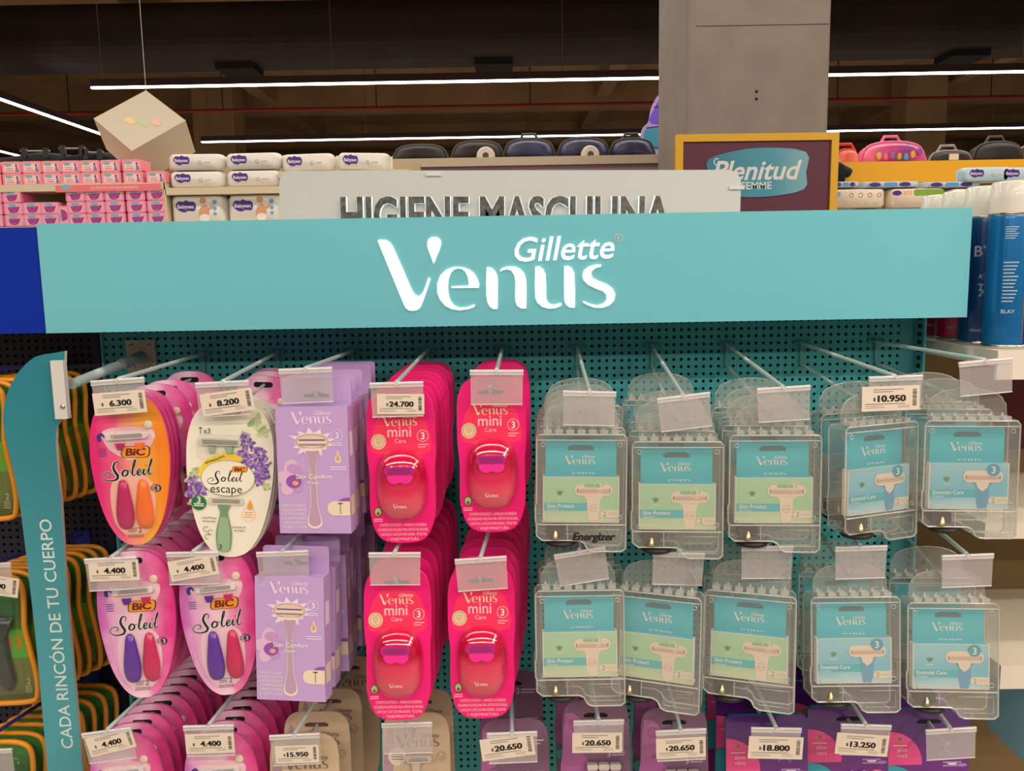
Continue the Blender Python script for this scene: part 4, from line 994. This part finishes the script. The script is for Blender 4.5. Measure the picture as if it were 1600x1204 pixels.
b.slab(out, -.004, 0, grad('badge_blue', [(0, (40, 130, 158)), (.6, (60, 152, 178)), (1, (120, 178, 190))], 0, -.14, .14, .15, 9)); b.yf = -.004  # lighter right end is gloss put into the blue
p = QP(1184, 266); b.text('Plenitud', p[0]-.003, p[1], WHITE, w=128*mp, bold=.018, shear=.28, layer=1); b.ring(*QP(1121, 253), .010, .0028, WHITE, 1, a0=60, a1=300)
p = QP(1182, 289); b.text('FEMME', p[0], p[1], WHITE, w=46*mp, bold=.012, layer=1); b.build('badge', ps)
b = MB(); b.box(-.05, .05, .005, .02, -c0.z, -.30, DGREY); b.box(-.15, .15, -.1, .12, -c0.z, -c0.z+.02, DGREY); b.build('post', ps)

# ------------------------------------------------------------------ right-hand shelf with spray cans
SHW = P('shelf_cream', (226, 216, 200), .5); TAN = P('shelf_back_tan', (132, 108, 72), .7)
rs = thing('shelf_unit', 'cream store shelf unit at the right edge carrying spray cans', 'shelf unit', (.67, 0, 0))
z1 = W(1560, 545, -.172).z
b = MB(); b.box(0, .6, .115, .13, 0, z1, TAN); b.build('back_panel', rs)
for z, y0, xl, rail in ((z1, -.19, -.008, .040), (1.19, -.17, .0, .024), (.975, -.17, .035, .036)):
    b = MB(); b.box(xl, .6, y0, .115, z-.022, z, SHW); b.box(xl, .6, y0-.006, y0, z-rail, z, SHW); b.build('shelf', rs)
WCAP = P('white_cap', (230, 224, 212), .3, coat=.4); RIMM = P('can_rim', (210, 205, 196), .2, 1)
def can(y, col1, col2, label, front):
    t = thing('spray_can', label, 'spray can', (.700, y, z1), group='hairspray cans in a row')
    r = .032; b = MB(); n = 36
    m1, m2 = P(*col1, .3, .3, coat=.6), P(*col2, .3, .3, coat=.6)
    for k in range(n):
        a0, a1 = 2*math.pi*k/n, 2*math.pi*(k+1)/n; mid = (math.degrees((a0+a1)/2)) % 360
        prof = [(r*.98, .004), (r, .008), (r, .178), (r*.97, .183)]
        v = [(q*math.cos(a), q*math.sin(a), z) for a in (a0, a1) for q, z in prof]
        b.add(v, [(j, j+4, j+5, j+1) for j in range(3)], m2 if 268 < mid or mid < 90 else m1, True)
    if front:
        tb = MB(); tr = tb.rect
        def seg(x0, x1, z0, z1, m, layer=1):
            n = max(1, int((x1-x0)/.0012))
            for i in range(n): tr(x0+(x1-x0)*i/n, x0+(x1-x0)*(i+1)/n, z0, z1, m, layer)
        tb.rect = seg
        tb.rect(.0, .0022, .008, .178, RIMM, 1)
        for k in range(6): tb.rect(-.026, -.010-(k % 3)*.002, .166-k*.0030, .1671-k*.0030, P('can_print', (190, 210, 225), .4), 1)
        for k in range(12): tb.rect(-.026, -.008-(k % 4)*.0016, .118-k*.0048, .1195-k*.0048, P('can_print', (190, 210, 225), .4), 1)
        tb.text('BLAY', -.018, .052, P('can_print', (190, 210, 225), .4), cap=.005, bold=.01, layer=1)
        tb.ring(.0165, .040, .006, .0007, P('can_print', (190, 210, 225), .4), 1)
        b.add([((r+.0003)*math.sin(x/r), -(r+.0003)*math.cos(x/r), z) for x, y_, z in tb.v], tb.f, RIMM)
        nf = len(tb.f); k0 = len(b.m)-nf
        for q in range(nf): b.m[k0+q] = b.mi(tb.mats[tb.m[q]])
    else:
        tb = MB(); c2 = P('can_silver_print', (180, 190, 200), .35)
        for tx_, z, s_ in (('BY', .136, .015), ('AY', .100, .006), ('TI', .084, .010), ('Z', .076, .010), ('150ml/271g', .022, .004)): tb.text(tx_, -.018, z, c2, cap=s_, bold=.015, layer=1)
        b.add([((r+.0002)*math.sin(x/r), -(r+.0002)*math.cos(x/r), z) for x, y_, z in tb.v], tb.f, c2)
    b.build('body', t)
    b = MB(); b.lathe([(r*.96, .0), (r*1.02, .001), (r*1.02, .005), (r*.98, .006)], (0, 0, 0), RIMM, 32); b.build('bottom_rim', t)
    b = MB(); b.lathe([(r*.97, .182), (r*1.0, .184), (r*.97, .187)], (0, 0, 0), RIMM, 32); b.build('top_rim', t)
    b = MB(); b.lathe([(r*1.0, .186), (r*.985, .205), (r*.93, .226), (r*.88, .2285), (.0001, .2295)], (0, 0, 0), WCAP, 32); b.build('cap', t)
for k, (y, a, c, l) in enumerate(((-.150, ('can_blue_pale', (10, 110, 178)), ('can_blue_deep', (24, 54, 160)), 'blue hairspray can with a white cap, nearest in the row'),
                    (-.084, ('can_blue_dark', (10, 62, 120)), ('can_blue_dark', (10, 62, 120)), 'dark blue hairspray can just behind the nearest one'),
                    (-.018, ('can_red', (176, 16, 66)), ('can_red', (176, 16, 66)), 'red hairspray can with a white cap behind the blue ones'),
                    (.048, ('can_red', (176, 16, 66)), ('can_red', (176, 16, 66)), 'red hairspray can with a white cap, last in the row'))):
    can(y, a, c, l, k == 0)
b = MB(); b.slab(rrect(.765, .90, .80, .925, .012, 3), -.15, -.05, P('pale_blue_pack', (150, 190, 210), .4)); tag(b.build('paper_pack'), 'pale blue pack on the lowest visible shelf at the right edge', 'pack')
b = MB(); b.box(.80, 1.0, .105, .114, 1.235, 1.405, P('dark_red_pack', (90, 16, 22), .4)); tag(b.build('carton'), 'dark red box on the shelf below the spray cans', 'box')

# ------------------------------------------------------------------ shelves behind, upper left
YS = 1.9; ms = MPP(YS)
sh = thing('shelf_unit', 'long store shelf of pink and white packs behind the display, upper left', 'shelf unit', (0, YS, 0))
def SX(x): return W(x, 300, YS).x
def SZ(y, x=200): return W(x, y, YS).z
CRM = P('shelf_board', (216, 200, 170), .5); PKS = P('shelf_strip_pink', (240, 120, 128), .45)
def board(x0, x1, yt, yb, m, name, dep=.42):
    b = MB(); b.box(SX(x0), SX(x1), 0, dep, SZ(yb, (x0+x1)/2), SZ(yt, (x0+x1)/2), m); return b.build(name, sh)
board(-140, 258, 288, 299, CRM, 'shelf'); board(258, 437, 292, 303, CRM, 'shelf'); board(-140, 437, 352, 362, CRM, 'shelf'); board(437, 640, 266, 276, CRM, 'shelf')
b = MB(-.003)
b.box(SX(88), SX(252), -.003, 0, SZ(299, 170), SZ(288, 170), PKS); b.text('LA PROTECCIÓN QUE NECESITÁS', SX(180), SZ(293, 180), WHITE, cap=.008, layer=1, maxw=.28); b.d(ell(SX(104), SZ(292.5, 104), .019, .010), P('teal_oval', (120, 190, 190), .4), 1); b.build('price_strip', sh, label='pink printed shelf strip')
b = MB(); b.box(SX(-140), SX(640), .42, .44, 0, SZ(240), P('shelf_backing', (170, 150, 120), .6)); b.build('back_panel', sh)
b = MB(); b.box(SX(256), SX(259), 0, .42, 0, SZ(286), CRM); b.build('divider', sh)

def make_pads(kind):
    o = thing('pads_pack', None, 'pads pack'); w, h = .0365, .0440
    base = P('pads_pink', (248, 150, 162), .4) if kind == 'pale' else P('pads_rose', (240, 140, 176), .4)
    b = MB(-.05)
    b.slab(rrect(-w, w, 0.0004, h, .006, 3), -.05, .03, base, smooth=False)
    if kind == 'pale':
        b.d(rrect(-w*.78, w*.72, .006, h*.80, .004, 2), P('pads_pale', (250, 214, 208), .4), 1); b.d(ell(-w*.35, h*.72, .014, .006), P('pads_teal', (130, 180, 190), .4), 2)
        b.d(ell(w*.50, h*.66, .004, .005), P('pads_dark', (110, 70, 96), .4), 2); b.d([(w*.36, .006), (w*.74, .006), (w*.62, h*.55), (w*.44, h*.55)], P('pads_figure', (140, 120, 180), .4), 2)
        b.rect(-w*.6, w*.2, h*.22, h*.30, P('pads_line', (220, 120, 150), .4), 2); b.rect(-w*.6, w*.1, h*.40, h*.46, P('pads_line', (220, 120, 150), .4), 2)
    else:
        b.d(rrect(-w*.8, w*.85, .005, h*.9, .004, 2), P('pads_mid', (244, 170, 190), .4), 1); b.d(ell(-w*.1, h*.78, .016, .006), P('pads_teal', (130, 180, 190), .4), 3)
        b.d([(-w*.5, h*.62), (w*.55, h*.66), (w*.40, h*.26), (-w*.32, h*.22)], P('pads_purple', (176, 60, 150), .4), 2); b.stroke([(-w*.55, h*.62), (-w*.3, h*.2), (w*.35, h*.25), (w*.6, h*.7)], .003, P('pads_dark', (110, 70, 96), .4), 3)
    b.build('wrapper', o); return o
PROTO['pads_pale'] = dict(o=make_pads('pale')); PROTO['pads_rose'] = dict(o=make_pads('rose'))
PZ = .0443
zb = SZ(288, 120)+.0003; c_ = 0
for k, x in enumerate((-12, 21, 52, 83, 113, 143, 175, 209)):
    for row in range(2):
        put('pads_pale', (SX(x), YS+.052, zb+row*PZ), (0, 0, 0), f'pale pink pads pack on the upper pink shelf, {ORD[k]} from the left, {"lower" if row == 0 else "upper"} row', 'pale pink pads packs')
put('pads_pale', (SX(245), YS+.052, zb), (0, 0, 0), 'pale pink pads pack alone at the right end of the upper pink shelf', 'pale pink pads packs')
zb = SZ(352, 120)+.0003
for k, (x, rows) in enumerate(((-14, 3), (18, 3), (47, 2), (75, 2), (117, 3), (147, 3), (177, 3), (211, 3), (243, 3))):
    for row in range(rows):
        put('pads_rose', (SX(x), YS+.052, zb+row*PZ), (0, 0, R_(rnd.uniform(-3, 3))), f'rose pads pack on the lower pink shelf, {ORD[k]} stack, {("bottom", "middle" if rows == 3 else "top", "top")[row]} one', 'rose pads packs')
dup(PROTO['pads_rose']['o'], (SX(87)+.042, YS+.052, zb+.0375), (0, R_(-90), 0), 'rose pads pack standing on its end on the lower pink shelf', 'rose pads packs')

WRAP = P('wrap_white', (228, 223, 214), .3, coat=.3); CLOUD = P('cloud_purple', (76, 44, 140), .4)
def cloud(b, x, z, w, layer=1):
    h = w*.30
    b.d(cat([(x-w*.5, z), (x-w*.36, z+h*.8), (x-w*.1, z+h*.75), (x, z+h), (x+w*.2, z+h*.75), (x+w*.42, z+h*.7), (x+w*.5, z), (x+w*.4, z-h*.75), (x+w*.1, z-h*.7), (x-w*.05, z-h*.95), (x-w*.3, z-h*.75)], 3), CLOUD, layer)
    b.text('Babysec', x, z, WHITE, w=w*.82, bold=.018, layer=layer+1)
def make_wipes(kind):
    o = thing('wipes_pack' if kind != 'big' else 'diaper_pack', None, 'wipes pack' if kind != 'big' else 'diaper pack')
    w, h = .106, (.064 if kind != 'big' else .120)
    mt = WRAP if kind != 'sky' else P('wrap_sky', (186, 216, 224), .35, coat=.3)
    q = rrect(-w, w, 0.0004, h, .020, 4)
    b = MB(); b.pillow(q, .045, .045, .035, mt, 4, flat=.80); b.yf = -.0003
    if kind == 'big':
        cloud(b, -w*.42, h*.62, .078); SKN = P('print_skin', (222, 160, 120), .5)
        b.d(ell(w*.20, h*.80, .013), SKN, 1); b.d(rot2(ell(w*.22, h*.42, .020, .030), -15, w*.2, h*.4), SKN, 1); b.d(rot2(ell(w*.48, h*.58, .012, .006), 40, w*.48, h*.58), SKN, 2); b.d(ell(w*.24, h*.26, .020, .014), P('print_white', (240, 234, 226), .5), 2)
        b.d(ell(w*.62, h*.74, .009), P('print_blue', (120, 170, 210), .4), 1); b.d(ell(w*.62, h*.55, .008), P('print_blue', (120, 170, 210), .4), 1); b.d(ell(w*.62, h*.38, .007), P('print_blue', (120, 170, 210), .4), 1)
        b.rect(-w*.05, w*.78, h*.10, h*.16, P('print_gold', (226, 164, 60), .4), 1)
    else:
        cloud(b, -w*.47, h*.58, .062); b.text('G', w*.18, h*.45, P('print_grey', (150, 146, 140), .5), cap=.014, layer=1)
        b.rect(w*.32, w*.56, h*.42, h*.50, P('print_pale_grey', (196, 190, 180), .5), 1); b.rect(-w*.7, -w*.2, h*.24, h*.27, P('print_pale_grey', (196, 190, 180), .5), 1)
    b.build('wrapper', o)
    for s_ in (-1, 1): b = MB(); b.slab([(s_*w*.97, h*.2), (s_*w*1.06, h*.12), (s_*w*1.06, h*.88), (s_*w*.97, h*.8)], .043, .047, mt); b.build('end_seal', o)
    return o
for k in ('small', 'big', 'sky'): PROTO['wipes_'+k] = dict(o=make_wipes(k))
z2 = SZ(292, 350)+.0003
for k, x in enumerate((304, 394)):
    s_ = ('left', 'right')[k]
    put('wipes_small', (SX(x), YS+.02, z2), (0, 0, 0), f'white wipes pack directly on the shelf, {s_} of the two', 'white wipes packs')
    put('wipes_small', (SX(x), YS+.02, z2+.0652), (0, R_(rnd.uniform(-1, 1)), 0), f'white wipes pack on top of another, {s_} of the two', 'white wipes packs')
    put('wipes_big', (SX(x), YS+.02, SZ(352, 350)+.0003), (0, 0, 0), f'white diaper pack with a baby picture, {s_} of the two', 'white diaper packs')
for k, x in enumerate((480, 567)):
    dup(PROTO['wipes_small']['o'], (SX(x), YS+.02, SZ(266, 540)+.0003), (0, R_((-1, 1.5)[k]), 0), ('white wipes pack standing just above the left end of the lit white sign', 'white wipes pack above the sign, next to the black bags')[k], 'white wipes packs', (.95, 1, 1.08))

# dark clothes and clip hangers above the pink packs
YH = 3.0; q = W(75, 262, YH)
CLOTH = speck('black_cloth', (18, 18, 22), (34, 34, 40), 30, .9)
b = MB(); v = cat([(-.62, -.12), (-.60, .02), (-.45, .045), (-.25, .03), (-.05, .055), (.15, .035), (.30, .05), (.42, .02), (.46, -.12)], 3)
b.pillow([(x, z) for x, z in v], .1, .1, .1, CLOTH, 4, flat=.7); o = b.build('folded_garments'); o.location = (q.x, YH, q.z+.03); tag(o, 'heap of black folded garments above the pink packs', 'clothes')
b = MB(); x0, x1 = W(-130, 262, YH).x, W(245, 262, YH).x; b.box(x0, x1, YH-.02, YH+.3, 0, q.z-.092, P('shelf_backing', (170, 150, 120), .6)); tag(b.build('shelf_block'), 'plain shelf under the black garments', 'shelf')
for k, (xa, xb_, y) in enumerate(((38, 72, 236), (98, 128, 232), (134, 156, 238))):
    a, c = W(xa, y, YH-.03), W(xb_, y, YH-.03)
    t = thing('clip_hanger', f'grey clip hanger on the black garments, {ORD[k]} from the left', 'hanger', a, group='grey clip hangers')
    b = MB(); b.tube([Vector((-.02, 0, 0)), c-a+Vector((.02, 0, 0))], .004, P('hanger_grey', (150, 150, 150), .4, .4), 6); b.build('bar', t)
    for e in (Vector((0, 0, 0)), c-a):
        b = MB(); b.slab([(e.x+x, e.z+z) for x, z in rrect(-.013, .013, -.035, .016, .008, 3)], -.008, .008, P('clip_dark', (52, 52, 56), .4)); b.build('clip', t)

# ------------------------------------------------------------------ hanging paper cube
Yc = 2.2; mc = MPP(Yc); o0 = W(228, 141, Yc)
def RP(x, y, dd): d = W(x, y, Yc)-CAM; return CAM+d.normalized()*((o0-CAM).length+dd*mc)
u, v, w = RP(290, 188, -100)-o0, RP(146, 185, -24)-o0, RP(245, 190, 33)-o0
hc = thing('hanging_cube', 'pale paper box hanging by a corner from a thread, above the pink packs', 'hanging decoration', o0)
PAP = P('cube_paper', (190, 180, 160), .7)
b = MB(); c8 = [a*u+c*v+e*w for a in (0, 1) for c in (0, 1) for e in (0, 1)]
b.add(c8, [(0, 1, 3, 2), (4, 6, 7, 5), (0, 4, 5, 1), (2, 3, 7, 6), (0, 2, 6, 4), (1, 5, 7, 3)], PAP)
n = u.cross(v).normalized(); n = n if n.y < 0 else -n
def face(pts, m, l): 
    b.add([u*a+v*c+n*(l*.0006) for a, c in pts], [tuple(range(len(pts)))], m)
face([(.42+.10*math.cos(k*.5), .62+.06*math.sin(k*.5)) for k in range(12)], P('print_faint_sand', (222, 190, 130), .6), 1)
face([(.60+.13*math.cos(k*.5), .50+.05*math.sin(k*.5)) for k in range(12)], P('print_faint_green', (176, 190, 150), .6), 1)
face([(.74+.09*math.cos(k*.5), .36+.05*math.sin(k*.5)) for k in range(12)], P('print_faint_rose', (220, 176, 150), .6), 2)
b.build('paper_box', hc)
b = MB(); b.tube([(0, 0, 0), (0, 0, 5.0-o0.z)], .0012, P('thread', (190, 180, 160), .6), 5); b.build('thread', hc)

# ------------------------------------------------------------------ bags on the far shelf
YB = 3.0; mb_ = MPP(YB)
FCR = P('far_shelf_cream', (200, 184, 160), .6)
fs = thing('shelf_unit', 'far cream shelf carrying the dark bags behind the lit white sign', 'shelf unit', (0, YB, 0))
a, c = W(612, 257, YB), W(1040, 252, YB)
b = MB(); b.box(a.x, c.x, -.2, .25, a.z-.04, a.z, FCR); b.build('deck', fs)
b = MB(); b.box(a.x, c.x, -.18, .25, 0, a.z-.04, P('far_shelf_body', (150, 120, 130), .6)); b.build('body', fs)
def bag(px0, px1, py0, py1, Y, base, col, label, name='backpack', bands=None, group='bags along the far shelf', puck=None, tag_=None, dep=.09, grip=True):
    m = MPP(Y); x0, x1 = W(px0, py1, Y).x, W(px1, py1, Y).x; w = (x1-x0)/2; h = (py1-py0)*m
    t = thing(name, label, 'bag', ((x0+x1)/2, Y, base), group=group)
    q = cat([(-w, .004), (-w*1.0, h*.45), (-w*.82, h*.82), (-w*.4, h*.98), (0, h), (w*.4, h*.98), (w*.82, h*.82), (w, h*.45), (w, .004), (0, .001)], 3)
    b = MB(); b.pillow(q, 0, dep, dep, col, 5, flat=.3); b.build('body', t)
    b = MB(); b.tube([(x*.97, -dep*.35, .004+z*.97) for x, z in q], .006, bands or DGREY, 5, True); b.build('zip_piping', t)
    b = MB()
    if grip: b.tube([(-.05, 0, h*.95), (-.03, 0, h+.03), (.03, 0, h+.03), (.05, 0, h*.95)], .008, bands or DGREY, 6); b.build('handle', t)
    if puck:
        px_, py_ = puck; c = W(px_, py_, Y-dep); b = MB()
        b.dome(ell(c.x-(x0+x1)/2, c.z-base, 14*m, 14*m, 18), -dep*.9, .035, P('puck_white', (206, 196, 184), .4), 4, flat=.8); b.dome(ell(c.x-(x0+x1)/2, c.z-base, 5*m, 5*m, 12), -dep*.9-.034, .006, DGREY, 3); b.build('wheel', t)
    if tag_:
        px_, py_ = tag_; c = W(px_, py_, Y-dep); b = MB(); b.box(c.x-(x0+x1)/2-.022, c.x-(x0+x1)/2+.022, -dep-.004, -dep, c.z-base-.014, c.z-base+.014, CREAM); b.build('paper_tag', t)
    return t
BK = speck('bag_black', (26, 22, 22), (40, 34, 32), 20, .7); NV = speck('bag_navy', (28, 30, 62), (46, 50, 92), 14, .45)
bag(617, 700, 231, 257, YB, a.z, BK, 'black rounded case right of the white wipes packs', grip=False)
bag(708, 786, 226, 256, YB, a.z, BK, 'black bag with one pale wheel, next to the rounded black case', puck=(759, 244), grip=False)
bag(788, 866, 224, 256, YB, a.z, NV, 'shiny navy bag in the middle of the far shelf')
bag(872, 950, 224, 256, YB, a.z, NV, 'navy bag with a pale wheel, left of the smaller navy bag', puck=(922, 242), grip=False)
bag(952, 1020, 226, 256, YB, a.z, NV, 'small navy bag beside the purple cutout')

# cut-out sign in the shape of a bag, seen past the column
Yk = 3.6; q0 = W(1030, 238, Yk); mk = MPP(Yk)
ck = thing('cutout_sign', 'lilac and teal bag-shaped cutout half hidden by the grey column', 'sign', q0)
def KP(x, y): return ((x-1030)*mk, (238-y)*mk)
out = cat([KP(1001, 238), KP(1001, 215), KP(1006, 200), KP(1014, 192), KP(1018, 172), KP(1030, 152), KP(1050, 140), KP(1072, 150), KP(1084, 172), KP(1088, 192), KP(1098, 202), KP(1102, 238)], 3)
b = MB(-.0); b.slab(out, 0, .02, P('cutout_lilac', (178, 150, 214), .5)); 
b.d(cat([KP(1018, 196), KP(1022, 174), KP(1033, 156), KP(1050, 147), KP(1068, 156), KP(1080, 175), KP(1084, 196)], 3), P('cutout_violet', (112, 84, 214), .5), 1)
b.d(cat([KP(1006, 232), KP(1006, 215), KP(1012, 203), KP(1050, 203), KP(1090, 203), KP(1096, 232)], 3), P('cutout_teal', (60, 150, 176), .5), 1)
b.stroke([KP(1010, 202), KP(1030, 200), KP(1070, 200)], .008, P('cutout_line', (60, 50, 130), .5), 2); b.stroke([KP(1010, 226), KP(1030, 232), KP(1060, 232)], .008, P('cutout_line', (60, 50, 130), .5), 2); b.stroke([KP(1022, 172), KP(1030, 170)], .01, P('cutout_line', (60, 50, 130), .5), 2)
b.build('board', ck)
b = MB(); b.tube([(KP(1050, 142)[0], .01, KP(1050, 142)[1]), (KP(1050, 142)[0], .01, 5-q0.z)], .003, STEEL, 5); b.build('wire', ck)

# ------------------------------------------------------------------ right-hand far shelf: yellow header, packs, backpacks
YY = 2.6; my = MPP(YY)
ru = thing('shelf_unit', 'far shelf with a yellow header right of the grey column', 'shelf unit', (0, YY, 0))
p0, p1, z0 = W(1300, 284, YY), W(1760, 284, YY), W(1450, 251, YY).z
b = MB(); b.box(p0.x, p1.x, 0, .02, W(1450, 284, YY).z, z0, P('yellow_board', (240, 176, 30), .5)); b.build('header', ru, label='plain yellow header board')
b = MB(); b.box(p0.x, p1.x, .02, .5, z0-.03, z0-.01, FCR); b.build('deck', ru)
zs = W(1450, 326, YY-.3).z
b = MB(); b.box(p0.x, p1.x, -.32, .5, zs-.02, zs, FCR); b.build('shelf', ru)
b = MB(); b.box(p0.x, p1.x, .02, .5, 0, zs-.02, FCR); b.box(p0.x, p1.x, .4, .5, zs, z0-.03, FCR); b.build('body', ru)
ROSE = grad('backpack_rose', [(0, (240, 110, 150)), (.35, (196, 40, 120)), (.7, (150, 40, 130)), (1, (230, 80, 150))], 0, -.14, .14, .5, 9, .5)
bag(1302, 1336, 224, 252, YY+.2, z0-.01, speck('bag_orange', (226, 80, 60), (240, 140, 120), 9, .6), 'small orange and red bag beside the maroon sign', bands=P('bag_orange_trim', (220, 60, 40)), group='bags on the yellow shelf')
t = bag(1340, 1440, 214, 252, YY+.2, z0-.01, ROSE, 'pink and magenta patterned backpack on the yellow shelf', bands=P('bag_pink_trim', (240, 120, 160)), group='bags on the yellow shelf')
b = MB(); r2 = random.Random(4)
for k in range(7):
    b.dome(ell(-.09+k*.032, .045+r2.uniform(0, .025), .012, .018, 10), -.088, .004, P(f'patch_{("gold", "rose", "blue", "lime", "teal", "amber", "violet")[k]}', ((226, 190, 70), (240, 110, 160), (110, 130, 210), (170, 200, 70), (70, 180, 190), (240, 170, 60), (140, 90, 190))[k]), 2)
b.build('pattern_patch', t)
bag(1446, 1512, 229, 252, YY+.2, z0-.01, BK, 'low black bag with a paper tag, right of the magenta backpack', bands=P('bag_grey_trim', (150, 140, 136)), group='bags on the yellow shelf', tag_=(1490, 245))
bag(1514, 1592, 217, 252, YY+.2, z0-.01, BK, 'tall black backpack at the right end of the yellow shelf', group='bags on the yellow shelf')
bag(1588, 1650, 218, 252, YY+.2, z0-.01, speck('bag_red', (200, 50, 70), (120, 190, 180), 6, .6), 'red and teal bag cut by the right edge of the photo', group='bags on the yellow shelf')
# dark plush thing hanging beside the frame
q = W(1318, 268, YY-.05)
b = MB(); b.pillow(cat([(-.045, -.05), (-.05, .02), (-.02, .045), (.01, .03), (.045, .01), (.035, -.02), (.01, -.03), (.005, -.055)], 3), 0, .03, .02, CLOTH, 4); o = b.build('plush_keyring'); o.location = (q.x, YY-.035, q.z); tag(o, 'black plush keyring against the yellow header beside the maroon sign', 'toy')
# packs under the yellow header
def flat_pack(x0, x1, y0, y1, Y, m, label, name, deco):
    a, c = W(x0, y1, Y), W(x1, y0, Y); w, h = (c.x-a.x)/2, W((x0+x1)/2, y0, Y).z-W((x0+x1)/2, y1, Y).z
    t = thing(name, label, 'pack', ((a.x+c.x)/2, Y, W((x0+x1)/2, y1, Y).z), group='packs under the yellow header')
    b = MB(); b.pillow(rrect(-w, w, .0003, h, h*.22, 3), .06, .06, .06, m, 4, flat=.86); b.yf = -.0004; deco(b, w, h); b.build('wrapper', t)
BEI = P('wrap_beige', (232, 212, 190), .4, coat=.2); LB = P('wrap_ice', (188, 206, 216), .4, coat=.2)
def dk(b, w, h):
    for k in range(4): b.ring(-w*.3+k*w*.34, h*.66, h*.11, h*.03, P('print_taupe', (120, 104, 96), .5), 1)
    b.d(rrect(-w*.95, -w*.7, h*.6, h*.85, h*.1, 3), P('print_blue', (120, 170, 210), .4), 1)
    for k in range(5): b.rect(-w*.8+k*w*.32, -w*.62+k*w*.32, h*.2, h*.32, P('print_sand', (206, 184, 164), .5), 1)
def dg(b, w, h):
    b.d(rrect(-w*.15, w*.9, h*.62, h*.92, h*.12, 3), P('print_lime', (130, 176, 60), .4), 1); b.d(ell(-w*.72, h*.76, w*.16, h*.12), CLOUD, 1); b.d(rrect(-w*.5, -w*.2, h*.66, h*.86, h*.06, 2), P('print_peach', (244, 190, 160), .4), 1)
    b.rect(-w*.8, w*.5, h*.25, h*.30, P('print_sand', (206, 184, 164), .5), 1)
def ds(b, w, h):
    for k in range(2): b.d(ell(-w*.55+k*w, h*.5, w*.20, h*.34), CLOUD, 1)
    b.d(rrect(-w*.25, w*.2, h*.2, h*.8, h*.25, 3), P('print_azure', (90, 160, 210), .4), 1)
YP = YY-.32
flat_pack(1300, 1386, 294, 326, YP, BEI, 'beige pack with small round icons under the yellow header, beside the maroon sign', 'diaper_pack', dk)
flat_pack(1388, 1480, 293, 326, YP, BEI, 'beige pack with a green band under the yellow header', 'diaper_pack', dg)
flat_pack(1482, 1580, 293, 326, YP, BEI, 'beige pack with a green band just behind the spray cans', 'diaper_pack', dg)
for k, (x0, x1) in enumerate(((1300, 1344), (1346, 1440), (1442, 1536))):
    flat_pack(x0, x1, 283, 293, YP, LB, ('short ice blue pack lying next to the maroon sign', 'thin ice blue pack lying on the beige packs, middle one', 'thin ice blue pack lying on the beige packs, right-hand one')[k], 'wipes_pack', ds)
for k, x in enumerate((1561, 1618)):
    q = W(x, 281, YP-.1)
    put('wipes_sky', (q.x, YP-.02, q.z), (0, 0, 0), ('pale blue wipes pack above the spray cans at the upper right', 'pale blue wipes pack cut by the right edge of the photo')[k], 'pale blue wipes packs')
    
# drop unused first builds
for k, p in PROTO.items():
    if not p.get('placed'):
        for ch in list(p['o'].children_recursive): bpy.data.objects.remove(ch)
        bpy.data.objects.remove(p['o'])
